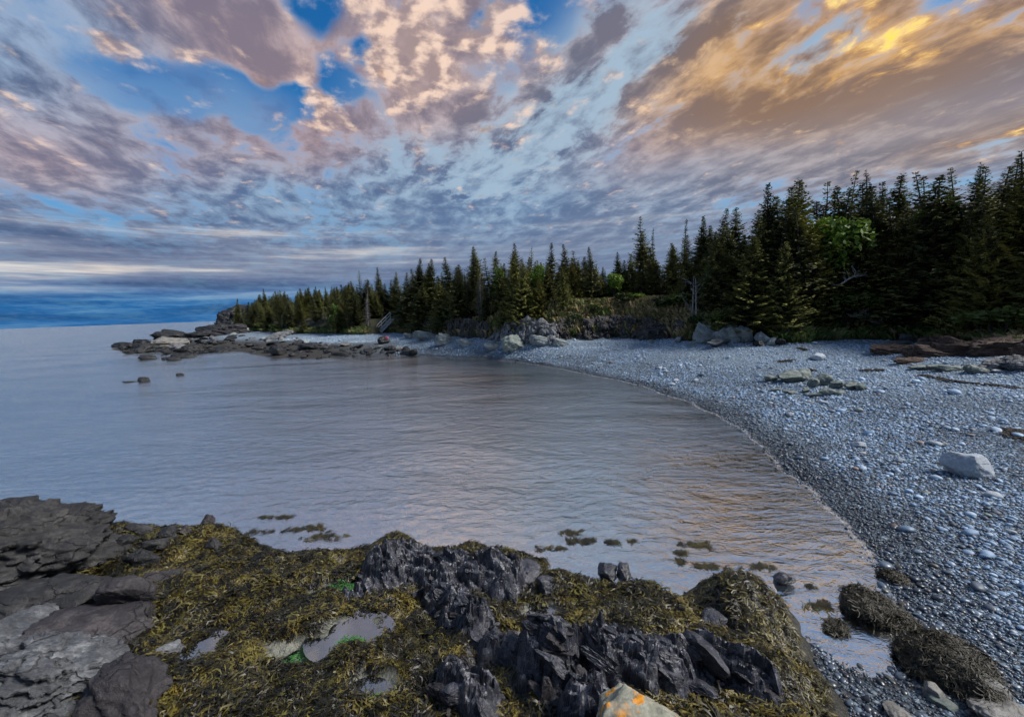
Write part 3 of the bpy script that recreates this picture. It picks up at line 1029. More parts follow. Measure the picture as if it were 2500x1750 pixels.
M['lichen'] = lichen_mat()
_q = at_depth(1575, 1822, 2.55)
rock('boulder', 0, 0, (.52, .40, .34), 'lichen', 'pale boulder with orange lichen at the bottom edge', 63, (.1, .1, .35), .5, p=(_q[0], _q[1], _q[2]), sub=6, planes=14, lo=.62, hi=.9, amp=.06, blocky=.02)

M['crest'] = rock_mat('wet_black_slate', (.010, .011, .015, 1), (.042, .044, .058, 1), (.26, .26, .29, 1), 5.0, 0.34, 0.012)
# ---- jagged black crests: every shard is a piece of its crest
def shard_mesh(seed, mat):
    v, f = rock_shape(400 + seed, 4, 12, .04, .36, .72, blocky=.06)
    return mesh_np('shard', v * 1.25, f, M[mat], False)


SHARDS = [shard_mesh(s, 'black') for s in range(10)] + [shard_mesh(30 + s, 'purple') for s in range(3)] + [shard_mesh(40 + s, 'pale_slate') for s in range(3)]
RIDGE_LABELS = ['long jagged black crest of splintered slate nearest the water', 'dark splintered crest running between golden weed beds', 'small black splintered hump left of the tide puddle',
                'broad craggy dark hump behind the lichened boulder', 'slanting black slabs on the right side of the reef']
RIDGE_N = [110, 70, 30, 80, 90]
for (pts, w, h), lab, n in zip(RIDGES, RIDGE_LABELS, RIDGE_N):
    L_ = np.array(pts); mid = L_.mean(0)
    e = obj('rock_crest', None, None, (mid[0], mid[1], float(reef_h(mid[:1], mid[1:])[0])))
    tag(e, lab, 'rock')
    # the body of the crest: one craggy mass of broken slate
    lo, hi = L_.min(0) - w * 1.2, L_.max(0) + w * 1.2
    gx, gy = np.meshgrid(np.arange(lo[0], hi[0], .016), np.arange(lo[1], hi[1], .016), indexing='ij')
    gz = reef_h(gx, gy)
    a1, a2 = gx * .77 - gy * .64, gx * .64 + gy * .77
    wv = .3 * fbm(xyz(gx * 2, gy * 2, 3), 2)
    q1 = facets(np.stack([a1 * 2.6 + wv, a2 * 5.5 + wv, gz * 3], -1), 1.0)
    q2 = facets(np.stack([a1 * 6.5 + wv, a2 * 12 + wv, gz * 6], -1), 1.0)
    q3 = facets(np.stack([a1 * 15, a2 * 24, gz * 9], -1), .8)
    edge = seg_dist(pts, gx, gy) + 0.12 * fbm(xyz(gx * 2.5, gy * 2.5, 9), 2) + .05 * q2
    body = 1 - sstep(edge, w * .5, w * 1.02)
    gz = gz - .12 + body * .16 + np.sqrt(np.clip(body, 0, 1)) * (.11 * q1 + .07 * q2 + .035 * q3 + .03)
    vv_ = np.stack([gx, gy, gz], -1).reshape(-1, 3) - np.array(e.location)
    fc = grid_faces(*gx.shape); fc = fc[body.ravel()[fc].max(1) > .02]
    ids, inv = np.unique(fc, return_inverse=True)
    obj('crest_body', mesh_np('crest_body', vv_[ids], inv.reshape(fc.shape), M['crest'], False), e)
    seg = np.linalg.norm(np.diff(L_, axis=0), axis=1); cum = np.concatenate([[0], np.cumsum(seg)])
    big = lab.startswith('slanting')
    spots = []
    for k in range(n):
        t = rng.uniform(0, cum[-1]); i = min(np.searchsorted(cum, t, 'right') - 1, len(seg) - 1)
        q = L_[i] + (L_[i + 1] - L_[i]) * (t - cum[i]) / seg[i] + rng.normal(size=2) * w * 0.36
        spots.append(q)
    spots = np.array(spots); zs_ = reef_h(spots[:, 0], spots[:, 1])
    for k, (q, zz) in enumerate(zip(spots, zs_)):
        zz = zz - .03
        ax = np.array([[.72, -.60, -.22]]) + rng.normal(size=(1, 3)) * (.16 if big else .34)
        nz = np.array([[.50, .45, .72]]) + rng.normal(size=(1, 3)) * (.22 if big else .42)
        eu = euler_from(ax, nz)[0]
        s = rng.lognormal(-2.65, .35) * (1.25 if big and k % 3 == 0 else 1.0)
        me = SHARDS[rng.randint(0, 10) if rng.rand() < .80 else rng.randint(10, 16 if big else 13)]
        o = obj('shard', me, None, (q[0], q[1], zz + rng.uniform(-.02, .07)), eu, (s * rng.uniform(1.0, 1.8), s * rng.uniform(.7, 1.1), s * rng.uniform(.35, .75)))
        o.parent = e; o.matrix_parent_inverse = Matrix.Translation(e.location).inverted()

# ---- tide pools
for k, (p, pz) in enumerate(zip(POOLS, POOL_Z)):
    n = 36
    a = np.linspace(0, 2 * math.pi, n, endpoint=False)
    V = np.concatenate([[[0, 0, 0]], np.stack([np.cos(a) * p[2] * 1.5, np.sin(a) * p[3] * 1.5, 0 * a], 1)])
    f = np.array([(0, 1 + i, 1 + (i + 1) % n) for i in range(n)])
    me = mesh_np('tide_pool', V, f, M['pool'], True, {'murk': np.full(len(V), .06), 'shelter': np.ones(len(V)), 'close': np.ones(len(V))})
    o = obj('tide_pool', me, None, (p[0], p[1], pz - 0.012))
    tag(o, kind='structure')

# ---- rocks of the near channel and the lower right corner
weedy = []
def weedy_rock(*a, **k):
    o = rock(*a, **k); weedy.append(o); return o


weedy_rock('weedy_rock', 2125, 1500, (.29, .24, .20), 'shore_dark', 'rounded weed-covered rock standing in the narrow channel', 71, (.1, .1, -.5), .35, sub=5, planes=7, lump=.3)
weedy_rock('weedy_rock', 2180, 1522, (.26, .15, .11), 'shore_dark', 'low weed-covered rock tailing off toward the shingle', 72, (.1, .1, -.6), .35, sub=5, planes=7, lump=.3)
weedy_rock('weedy_rock', 2045, 1535, (.13, .09, .05), 'shore_dark', 'small clump of weedy stone in the channel shallows', 73, (.1, .1, .5), .4, sub=4)
weedy_rock('weedy_rock', 2185, 1415, (.17, .11, .08), 'shore_dark', 'small dark weedy rock at the shingle edge', 74, (.1, .1, -.5), .4, sub=4)
_a, _b = hit(2185, 1580), hit(2440, 1695)
_m = (_a + _b) / 2; _len = np.linalg.norm((_b - _a)[:2]) / 2
weedy_rock('weedy_rock', 0, 0, (_len * 1.1, .34, .24), 'shore_dark', 'long brown weed-draped rock between channel and shingle, lower right', 75,
           (.05, -.03, math.atan2((_b - _a)[1], (_b - _a)[0])), .38, p=_m, sub=6, planes=6, lump=.25)
rock('boulder', 2395, 1690, (.24, .15, .15), 'pale_slate', 'rounded grey-brown stone below the long weedy rock', 76, (.1, .2, -.5), .3, sub=5, planes=7, lump=.15, amp=.04, blocky=.02)
rock('boulder', 2280, 1700, (.12, .11, .12), 'pale_slate', 'upright greenish stone beside the rounded grey-brown stone', 77, (.1, .2, .3), .3, sub=4, amp=.04, blocky=.02)
rock('boulder', 2310, 1722, (.14, .08, .06), 'green', 'flat pale stone at the foot of the upright greenish stone', 78, (.1, .1, -.6), .35, sub=4, amp=.04, blocky=.02)
rock('boulder', 2450, 1750, (.30, .20, .10), 'pale_slate', 'broad pale slab in the lower right corner', 79, (.05, .1, .1), .3, sub=5, planes=8, amp=.05)
rock('boulder', 2190, 1745, (.15, .11, .07), 'pale_slate', 'buff stone at the bottom edge among pebbles', 80, (.05, .1, .1), .3, sub=4, amp=.05)

# ---- stones on the open beach
rock('boulder', 2357, 1158, (.44, .36, .33), 'grey', 'large lone grey boulder on the mid beach', 91, (0, .12, -.3), .22, sub=5, planes=11, lo=.5, hi=.85, amp=.04, blocky=.03)
rock('boulder', 1995, 878, (.42, .30, .24), 'grey', 'rounded pale boulder on the upper beach below the trees', 92, (0, 0, .2), .25, sub=4, planes=7, amp=.04, lump=.1, blocky=.02)
for u, v, s in [(1930, 1014, .15), (2095, 1090, .17), (1610, 900, .2), (1640, 940, .16), (2425, 1212, .12), (1700, 930, .15), (1650, 930, .14), (2195, 1127, .11), (2280, 1085, .14), (1880, 985, .1), (2010, 985, .14), (1625, 908, .14)]:
    rock('beach_stone', u, v, (s * 1.2, s * .9, s * .55), 'grey', 'pale stone larger than the pebbles round it on the open beach', 93 + int(u) % 4, (0, .1, u), .25, group='scattered pale stones on the beach', sub=3, planes=8, blocky=.03)
# low outcrop of greenish slabs
e = obj('rock_outcrop', None, None, tuple(hit(1990, 945))); tag(e, 'low outcrop of stacked greenish slabs in the middle of the beach', 'rock')
for k, (u, v, a, b, c) in enumerate([(1925, 932, .85, .45, .26), (1960, 925, .6, .4, .28), (1880, 930, .45, .3, .14), (1985, 945, .35, .25, .2), (2010, 940, .4, .28, .2), (2045, 948, .4, .25, .16),
                                     (2075, 950, .38, .22, .17), (2100, 950, .28, .2, .15), (1930, 962, .55, .2, .08), (1990, 968, .5, .2, .08), (2020, 965, .35, .2, .12), (1895, 955, .3, .16, .07), (1965, 958, .22, .16, .12), (2050, 962, .3, .18, .1)]):
    o = rock('slab', u, v, (a * .9, b * .9, c * 1.5), 'green', None, 100 + k % 6, (.05, .18 * (-1) ** k, -.25 + .2 * (k % 3)), .2, parent=e, sub=4, planes=11, lo=.4, hi=.75, amp=.05, strata=.04)
    o.parent = e; o.matrix_parent_inverse = Matrix.Translation(e.location).inverted()
# pale block at the back of the beach
e = obj('rock_outcrop', None, None, tuple(hit(1760, 835))); tag(e, 'pale blocky rock face half buried at the back of the beach under the spruces', 'rock')
for k, (u, v, a, b, c, m) in enumerate([(1715, 836, 1.05, .8, 1.0, 'white_rock'), (1770, 834, 1.0, .8, .95, 'white_rock'), (1820, 832, .8, .7, .85, 'white_rock'), (1760, 842, 1.5, .4, .4, 'shore_grey'), (1860, 838, .5, .5, .55, 'white_rock'),
                                        (1885, 842, .45, .35, .4, 'white_rock'), (1905, 842, .35, .35, .35, 'shore_dark'), (1850, 843, .4, .3, .3, 'shore_dark')]):
    o = rock('block', u, v, (a, b, c), m, None, 110 + k % 4, (.05, .1, .2 * k), .35, sub=5, planes=10, lo=.45, hi=.8, amp=.06, strata=.03, parent=e)
    o.matrix_parent_inverse = Matrix.Translation(e.location).inverted()
# brown ledge on the right and its pale foot
e = obj('rock_ledge', None, None, tuple(hit(2330, 880))); tag(e, 'long brown layered ledge at the back of the beach on the right', 'rock')
for k, (u, v, a, b, c, m) in enumerate([(2180, 862, 1.1, .8, .30, 'brown'), (2260, 868, 1.5, .9, .42, 'brown'), (2350, 866, 1.6, .9, .55, 'brown'), (2450, 862, 1.6, 1.0, .62, 'brown'), (2230, 885, 1.0, .35, .16, 'brown'),
                                        (2300, 850, 2.0, 1.0, .5, 'brown'), (2560, 880, 1.6, 1.2, .7, 'brown'), (2180, 845, 1.2, .6, .25, 'shore_grey'), (2240, 830, 1.5, .6, .25, 'shore_grey')]):
    o = rock('ledge_block', u, v, (a, b, c * 1.25), m, None, 120 + k % 4, (.03, .06, -.12 + .05 * k), .35, sub=5, planes=10, lo=.4, hi=.8, amp=.10, strata=.06, parent=e)
    o.matrix_parent_inverse = Matrix.Translation(e.location).inverted()
e = obj('rock_ledge', None, None, tuple(hit(2330, 905))); tag(e, 'thin tilted grey-green ledge along the foot of the brown ledge', 'rock')
for k, (u, v, a, b, c, m) in enumerate([(2260, 902, .8, .28, .15, 'green'), (2320, 905, .9, .3, .2, 'green'), (2380, 908, .7, .35, .26, 'green'), (2430, 900, .9, .5, .42, 'streak'), (2490, 900, .8, .5, .42, 'streak'), (2440, 908, .4, .15, .08, 'grey')]):
    o = rock('ledge_block', u, v, (a, b, c), m, None, 130 + k % 4, (.03, .1, -.2 + .1 * k), .35, sub=5, planes=10, lo=.4, hi=.8, amp=.08, strata=.06, parent=e)
    o.matrix_parent_inverse = Matrix.Translation(e.location).inverted()

# ---- bluff behind the head of the beach
def bluff(name, us, tops, mat, label, seed, amp=.6, out=0.5):
    """rock face along the foot of the hill between two pixel columns; tops = height in metres at each"""
    fu = [q[0] for q in FOOT_PX]
    n, mrow = int(abs(us[-1] - us[0]) * 0.55) + 30, 46
    uu = np.linspace(us[0], us[-1], n)
    fx = np.interp(uu, fu, [q[0] for q in FOOT]); fy = np.interp(uu, fu, [q[1] for q in FOOT])
    top = np.interp(uu, us, tops)
    t = np.linspace(0, 1, mrow)
    Xb, Tt = np.meshgrid(np.arange(n), t, indexing='ij')
    bx, by = fx[Xb], fy[Xb]
    dirn = np.stack([bx, by], -1); dirn = -dirn / np.linalg.norm(dirn, axis=-1)[..., None]        # toward the viewer
    z = 0.9 + Tt * (top[Xb] + 0.5)
    back = -out + 1.1 * Tt ** 2.2
    p = np.stack([bx - dirn[..., 0] * back, by - dirn[..., 1] * back, z], -1)
    wb = 0.5 * fbm(p * .8 + seed, 3)[..., None]
    f1, f2, idn = worley(np.stack([p[..., 0] * .9 + p[..., 2] * .35, p[..., 1] * .9, p[..., 2] * .5], -1) + seed + wb)
    g1, g2, gid = worley(p * np.array([2.6, 2.6, 1.7]) + seed + wb)
    k1, k2, kid = worley(p * np.array([6.0, 6.0, 5.0]) + seed + wb)
    d = amp * (0.5 * (idn - .5) + 0.35 * (gid - .5) + .22 * (kid - .5) + 0.6 * fbm(p * .7 + seed, 4))
    d = d * np.minimum(1, 6 * (1 - Tt) + .15)
    p[..., 0] += dirn[..., 0] * d; p[..., 1] += dirn[..., 1] * d
    p[..., 2] += 0.35 * fbm(p * 1.3 + 5, 2) * Tt
    # carry the top back into the slope and close the ends
    cap = p[:, -1:, :].copy(); cap[..., :2] -= dirn[:, -1:, :] * 1.6; cap[..., 2] -= 0.7
    p = np.concatenate([p, cap], 1)
    me = mesh_np(name, p.reshape(-1, 3), grid_faces(n, mrow + 1)[:, ::-1], M[mat], False)
    o = obj(name, me); tag(o, label, 'rock face')
    return o


bluff('rock_bluff', [1195, 1240, 1290, 1330, 1365], [.7, 1.6, 2.2, 1.9, 1.3], 'shore_grey', 'craggy grey bluff rising behind the mossy dome rock', 2, .8, .7)
bluff('rock_bluff', [1335, 1400, 1480, 1560, 1650, 1705], [1.5, 1.9, 2.1, 1.9, 1.6, .9], 'bluff', 'dark brown undercut bluff below the dry grass bank', 5, .8, .3)
bluff('rock_bluff', [960, 1000, 1040, 1090, 1140, 1205], [.5, 1.3, 2.0, 2.1, 2.2, 1.5], 'bluff', 'dark rock bank right of the wooden stairway', 9, .8, .2)
rock('boulder', 1255, 850, (1.15, .9, .85), 'green', 'mossy green-tinged dome rock at the head of the beach', 141, (.1, .1, .3), .3, sub=5, planes=9, amp=.10)
rock('boulder', 1205, 848, (.9, .6, .42), 'white_rock', 'pale low rock left of the mossy dome rock', 142, (.1, .1, .3), .3, sub=5, planes=9, amp=.10)
for k, (u, v, a, b, c) in enumerate([(1040, 830, 1.9, .8, .75), (1090, 838, 1.7, .8, .7), (1000, 826, 1.2, .6, .55), (1140, 842, 1.2, .7, .4), (1320, 842, 1.3, .6, .6), (1370, 842, 1.0, .5, .35)]):
    rock('boulder', u, v, (a, b, c), 'white_rock', 'pale fractured rock along the foot of the bluff', 143 + k % 4, (.1, .25, .3 - .1 * k), .3, group='pale rocks at the foot of the bluff', sub=5, planes=11, lo=.4, hi=.8, amp=.12, strata=.05)
for u, v, s in [(1655, 836, .3), (1590, 838, .22), (1648, 842, .15), (1690, 846, .2)]:
    rock('beach_stone', u, v, (s * 1.2, s, s), 'white_rock', 'pale stone lying before the dark undercut bluff', 150, (0, .2, u), .25, group='pale stones before the undercut bluff', sub=3)

# ---- rocky point on the left
POINT = [  # foot pixel, half lengths, material, label
    (345, 842, 2.6, 1.2, .9, 'shore_dark', 'low dark rock at the seaward tip of the point'),
    (300, 846, 1.8, .9, .8, 'shore_dark', 'outermost black rock of the point standing in the sea'),
    (420, 830, 4.6, 3.0, 2.0, 'shore_dark', 'long dark headland rock forming the crest of the point'),
    (500, 822, 5.0, 3.0, 1.7, 'shore_dark', 'dark rock continuing the crest of the point inland'),
    (570, 815, 5.0, 3.0, 1.9, 'purple', 'grey rock shoulder of the point below the headland cliff'),
    (415, 848, 2.6, 1.4, 1.5, 'pale_slate', 'big smooth tan-grey boulder leaning on the dark point'),
    (440, 852, 1.6, 1.0, .9, 'shore_grey', 'grey boulder at the foot of the tan-grey boulder'),
    (360, 858, 2.4, 1.3, 1.3, 'shore_dark', 'black rounded rock below the tan-grey boulder'),
    (330, 862, 2.0, .7, .4, 'shore_dark', 'flat black rock at the water below the point'),
    (480, 862, 1.9, 1.0, 1.0, 'shore_dark', 'black rock jutting into the bay from the point'),
    (410, 863, 2.0, .8, .5, 'shore_dark', 'low black rock beside the jutting rock of the point'),
    (705, 818, 1.4, 1.0, .9, 'shore_grey', 'blocky grey boulder on the stony shore below the headland trees'),
    (690, 820, 1.2, 1.0, .8, 'shore_grey', 'grey boulder beside the blocky one below the headland trees'),
    (603, 812, 1.1, .9, 1.0, 'white_rock', 'rounded pale boulder in front of the green bushes'),
    (680, 858, 1.8, .8, .22, 'shore_dark', 'broad black rock on the stony shore of the point'),
    (760, 850, 2.0, 1.2, .7, 'shore_dark', 'dark hump of rock midway along the stony shore'),
]
for k, (u, v, a, b, c, m, lab) in enumerate(POINT):
    rock('shore_rock', u, v, (a * .95, b * .95, c * .85), m, lab, 160 + k % 9, (.05, .08 * (-1) ** k, .2 * k), .3, sub=5, planes=11, amp=.14, lo=.45, hi=.85)
r2 = np.random.RandomState(5)
for k in range(250):
    u = 300 + 720 * r2.rand() ** 1.25; t = r2.rand()
    vs_ = np.interp(u, [270, 470, 600, 780, 900, 1020], [856, 862, 862, 876, 868, 868]); vt = np.interp(u, [270, 430, 560, 700, 850, 1020], [846, 826, 812, 824, 838, 852])
    v = vs_ + (vt - vs_) * t
    s = r2.lognormal(-.55, .5) * (1.0 if u < 700 else .5)
    s = min(s, 1.15)
    m = 'shore_dark' if t < .72 else ('shore_grey' if r2.rand() < .7 else 'white_rock')
    lab = {'shore_dark': 'wet black rock strewn along the low-tide edge of the rocky point', 'shore_grey': 'dry grey rock strewn along the upper shore of the rocky point', 'white_rock': 'pale rock among the grey ones on the upper shore of the point'}[m]
    rock('shore_rock', u, v, (s * r2.uniform(.9, 1.6), s * .8, s * r2.uniform(.35, .65)), m, lab, 170 + k % 10, (.2 * r2.rand(), .2, 6 * r2.rand()), .35, group='rocks strewn on the point', sub=3, planes=10, lo=.45, hi=.85)
for u, v, a, c, lab in [(362, 877, .9, .45, 'low black rock awash off the point, left of three'), (405, 878, .4, .3, 'smallest black rock awash off the point'), (450, 873, 1.3, .5, 'long black rock awash nearest the point'),
                        (425, 880, .7, .4, 'black rock awash just in front of the long one'), (352, 932, .36, .34, 'lone black rock breaking the water in the bay'), (440, 917, .28, .2, 'small black rock farther out than the lone one in the bay'),
                        (320, 933, .5, .06, 'flat reef sliver just awash beside the lone rock')]:
    p = at(u, v); rock('sea_rock', 0, 0, (a, a * .5, c), 'shore_dark', lab, 181, (.05, .1, .4), .35, p=p, sub=4, planes=9, amp=.12)

# headland cliff far behind
_p = at_depth(606, 783, 175)
rock('headland_cliff', 0, 0, (12.5, 16, 10.5), 'shore_dark', 'distant dark cliff ending the wooded headland at the sea', 193, (0, .05, .3), .5, cat='cliff', p=(_p[0], _p[1], 0), sub=6, planes=14, lo=.6, hi=.95, amp=.14, lump=.2, blocky=.07)
_p = at_depth(545, 783, 150)
rock('headland_cliff', 0, 0, (8, 8, 2.3), 'shore_dark', 'low dark rock shelf at the foot of the headland cliff', 192, (0, .05, .3), .3, cat='cliff', p=(_p[0], _p[1], 0), sub=5, planes=14, amp=.14)

# ------------------------------------------------------------------ shingle
def pebble_shape(seed, sub):
    r = np.random.RandomState(seed)
    v, f = ICO[sub]; v = v.copy()
    v *= (1 + .14 * fbm(v * .8 + seed * 7.3, 2))[:, None]
    v *= np.array([1.0, r.uniform(.6, .9), r.uniform(.36, .58)])
    return v, f


PEB_HI = [mesh_np('pebble', *pebble_shape(s, 3), M['pebble']) for s in range(6)]
PEB_MID = [mesh_np('pebble', *pebble_shape(s, 2), M['pebble']) for s in range(6)]
PEB_LO = [mesh_np('pebble', *pebble_shape(s, 1), M['pebble']) for s in range(6)]


def shingle():
    r = np.random.RandomState(21)
    XY, SZ = [], []
    edges = np.concatenate([np.arange(2.6, 12, .5), np.arange(12, 40, 1.5), np.arange(40, 75, 4)])
    for r0, r1 in zip(edges[:-1], edges[1:]):
        rm = (r0 + r1) / 2
        rho = 1300 if rm < 7 else 1300 * (7 / rm) ** 1.4
        a0, a1 = R(-52), R(60)
        n = int(rho * (a1 - a0) / 2 * (r1 * r1 - r0 * r0))
        th, q = r.uniform(a0, a1, n), np.sqrt(r.uniform(r0 * r0, r1 * r1, n))
        XY.append(np.stack([q * np.sin(th), q * np.cos(th)], 1))
        SZ.append(r.lognormal(-4.08, .45, n) * max(1.0, (rm / 8) ** .45))
    XY, SZ = np.concatenate(XY), np.concatenate(SZ)
    d1, d2 = sdf(LAND, XY[:, 0], XY[:, 1]), sdf(HILL, XY[:, 0], XY[:, 1])
    tt = d1 / (d1 + np.maximum(-d2, 0) + 1e-6)
    ok = (d1 > -0.25 * r.rand(len(XY))) & (d2 < 0.2) & ~((XY[:, 0] < -13) & (tt < .55)) & (sdf(REEF, XY[:, 0], XY[:, 1]) < 0.12)
    uu, vv = project(np.c_[XY, np.full(len(XY), .5)].T.T) if False else (None, None)
    XY, SZ = XY[ok], SZ[ok]
    q = np.c_[XY, beach_h(XY[:, 0], XY[:, 1])]
    w = (q - CAM) @ _F
    uu = 1250 + F_PX * ((q - CAM) @ _Rv) / w; vv = 875 - F_PX * ((q - CAM) @ _Uv) / w
    ok = (uu > -150) & (uu < 2650) & (vv < 1950)
    q, SZ, uu, vv, w = q[ok], SZ[ok], uu[ok], vv[ok], w[ok]
    SZ *= np.where(r.rand(len(SZ)) < .02, 1.7, 1.0) * (.95 + .35 * fbm(xyz(q[:, 0] * .35, q[:, 1] * .35, 2), 2))
    q[:, 2] += SZ * r.uniform(.05, .38, len(SZ))
    n = len(q)
    rot = np.stack([r.normal(0, .22, n), r.normal(0, .22, n), r.uniform(0, 6.28, n)], 1)
    app = SZ / w * F_PX                                 # apparent half length
    inview = (uu > 0) & (uu < 2500) & (vv < 1745)
    order = np.argsort(-app * inview)
    top = order[:300]
    for k in top:
        o = obj('pebble', PEB_HI[k % 6], None, q[k], rot[k], (SZ[k],) * 3)
        right = uu[k] > 2230
        lab = 'smooth sea-worn pebble on the near shingle right of the long weedy rock' if right and vv[k] < 1640 else 'smooth sea-worn pebble in the pebble patch between reef and long weedy rock'
        tag(o, lab, 'pebble', 'largest pebbles of the near shingle')
    rest = np.ones(n, bool); rest[top] = False
    near = app > 7
    for nm, sel, src in (('near_pebbles', rest & near, PEB_MID), ('far_pebbles', rest & ~near, PEB_LO)):
        o = scatter(nm, q[sel], rot[sel], np.repeat(SZ[sel][:, None], 3, 1), r.randint(0, 6, sel.sum()), src)
        tag(o, 'countless small grey pebbles covering the ' + ('near' if src is PEB_MID else 'upper and far') + ' beach', 'pebbles', kind='stuff')
    print('pebbles', n)


shingle()

# ------------------------------------------------------------------ rockweed
def tuft_mesh(seed, strands=24, seg=4, length=.135, width=.0052, spread=2.2):
    r = np.random.RandomState(seed)
    V, F, T = [], [], []
    for s in range(strands):
        a = r.normal(0, spread * .5); L = length * r.uniform(.5, 1.25)
        p = np.array([r.normal(0, .03), r.normal(0, .03), r.uniform(.0, .03)])
        w = width * r.uniform(.7, 1.5)
        b = len(V)
        lift = r.uniform(.2, .9)
        for i in range(seg + 1):
            t = i / seg
            d = np.array([math.cos(a), math.sin(a), lift * (.55 - 1.5 * t)])
            side = np.array([-math.sin(a), math.cos(a), r.uniform(-.6, .6)])
            ww = w * (1.0 if t < .8 else .75) * (1 + .5 * math.sin(t * 9 + s))
            V += [p + side * ww, p - side * ww]; T += [t, t]
            p = p + d * L / seg; a += r.normal(0, .6)
        for i in range(seg):
            k = b + 2 * i; F.append((k, k + 1, k + 3, k + 2))
    return mesh_np('weed_tuft', np.array(V), np.array(F), M['weed'], True, {'tip': T})


TUFTS = [tuft_mesh(s) for s in range(7)]


def rockweed():
    r = np.random.RandomState(31)
    pts, flow, nrm, scl = [], [], [], []
    n = 125000
    x, y = r.uniform(-8.5, 4.6, n), np.sqrt(r.uniform(0, 1, n)) * 0 + r.uniform(2.0, 10, n)
    y = 2.0 + 8.0 * r.uniform(0, 1, n) ** 1.25
    z, d, rm, pm = reef_h(x, y, True)
    dens = fbm(xyz(x * 1.4, y * 1.4, 6), 2)
    keep = (d > np.where(x > 1.4, -.02, -0.2)) & (rm < r.uniform(.1, .75, n)) & (pm < .12) & (dens + r.uniform(-.6, .8, n) > -.35)
    # the left boulders stay bare
    bx, by = P0(330, 1480, .7)
    left = (x < bx - .10 + .25 * fbm(xyz(y * 1.5, y * 0, 1), 2)) & (y < by + 1.4)
    keep &= ~(left & (r.rand(n) < .8))
    x, y, z = x[keep], y[keep], z[keep]
    h = .04
    gx = (reef_h(x + h, y) - reef_h(x - h, y)) / (2 * h); gy = (reef_h(x, y + h) - reef_h(x, y - h)) / (2 * h)
    nr = np.stack([-gx, -gy, np.ones_like(gx)], 1); nr /= np.linalg.norm(nr, axis=1)[:, None]
    a = 2.2 * fbm(xyz(x * .8, y * .8, 7), 2) * math.pi
    fl = np.stack([-gx * 2.2 + .55 * np.cos(a), -gy * 2.2 + .55 * np.sin(a)], 1) + r.normal(0, .25, (len(x), 2))
    fl3 = np.c_[fl, (fl * np.stack([gx, gy], 1)).sum(1)]
    S = r.uniform(.5, 1.25, len(x)) * (.8 + .5 * np.clip(fbm(xyz(x * 2, y * 2, 12), 2), -.5, .8))
    eu = euler_from(fl3, nr + r.normal(0, .18, nr.shape))
    P = np.stack([x, y, z + .004], 1)
    P[:, 2] = np.where(P[:, 2] < 0.0, np.minimum(0.004, P[:, 2] + .05), P[:, 2])
    o = scatter('rockweed', P, eu, np.repeat(S[:, None], 3, 1), r.randint(0, 7, len(P)), TUFTS)
    tag(o, 'olive and golden rockweed draped over the near reef', 'seaweed', kind='stuff')
    print('weed', len(P))
    # on the weedy rocks of the channel
    P, Nn = [], []
    for o_ in weedy:
        me = o_.data
        co = np.empty(len(me.vertices) * 3, np.float32); me.vertices.foreach_get('co', co); co = co.reshape(-1, 3)
        no = np.empty(len(me.vertices) * 3, np.float32); me.vertices.foreach_get('normal', no); no = no.reshape(-1, 3)
        mw = np.array(Matrix.LocRotScale(o_.location, o_.rotation_euler, o_.scale))
        pw = co @ mw[:3, :3].T + mw[:3, 3]
        nw = no @ np.linalg.inv(mw[:3, :3]); nw /= np.linalg.norm(nw, axis=1)[:, None]
        ok = (nw[:, 2] > .1) & (pw[:, 2] > .02) & (pw[:, 2] > beach_h(pw[:, 0], pw[:, 1]) - .02)
        k = np.where(ok)[0]; k = r.choice(k, min(len(k), int(900 * o_.scale[0] * o_.scale[1] / .12 * .35) + 60))
        P.append(pw[k]); Nn.append(nw[k])
    P, Nn = np.concatenate(P), np.concatenate(Nn)
    fl = np.c_[Nn[:, :2] + np.array([-.35, .3]) + r.normal(0, .3, (len(P), 2)), np.full(len(P), -.3)]
    o = scatter('rockweed', P, euler_from(fl, Nn + r.normal(0, .15, Nn.shape)), np.repeat(r.uniform(.4, .8, len(P))[:, None], 3, 1), r.randint(0, 5, len(P)), DARK_TUFTS)
    tag(o, 'dark weed hanging over the rocks of the channel, lower right', 'seaweed', kind='stuff')
    # adrift in the shallows
    P = []
    for u, v, k, s in [(1390, 1300, 30, .12), (1420, 1322, 40, .14), (1500, 1325, 20, .12), (1330, 1340, 24, .15), (1700, 1330, 40, .16), (1660, 1352, 14, .08), (1650, 1372, 12, .08), (750, 1290, 60, .2), (690, 1262, 30, .1),
                       (790, 1310, 50, .2), (640, 1262, 18, .1), (1960, 1430, 10, .06), (2010, 1480, 24, .1), (1850, 1385, 24, .14), (1720, 1385, 30, .12), (620, 1300, 25, .2), (1540, 1320, 8, .04)]:
        c = at(u, v)[:2]
        k = int(k * .45)
        P.append(c + r.normal(0, 1, (k, 2)) * np.array([s * .95, s * .28]))
    P = np.concatenate(P)
    P = np.c_[P, np.full(len(P), .004) + r.uniform(0, .008, len(P))]
    fl = np.c_[np.cos(.4 + r.normal(0, .7, len(P))), np.sin(.4 + r.normal(0, .7, len(P))), 0 * P[:, 0]]
    o = scatter('drifting_weed', P, euler_from(fl, np.tile([0, 0, 1.], (len(P), 1)) + r.normal(0, .05, (len(P), 3))), np.c_[r.uniform(.4, .9, len(P)), r.uniform(.4, .9, len(P)), np.full(len(P), .08)], r.randint(0, 7, len(P)), TUFTS)
    tag(o, 'loose weed drifting in the shallows beside the reef', 'seaweed', kind='stuff')
    # wrack lines on the shingle
    P = []
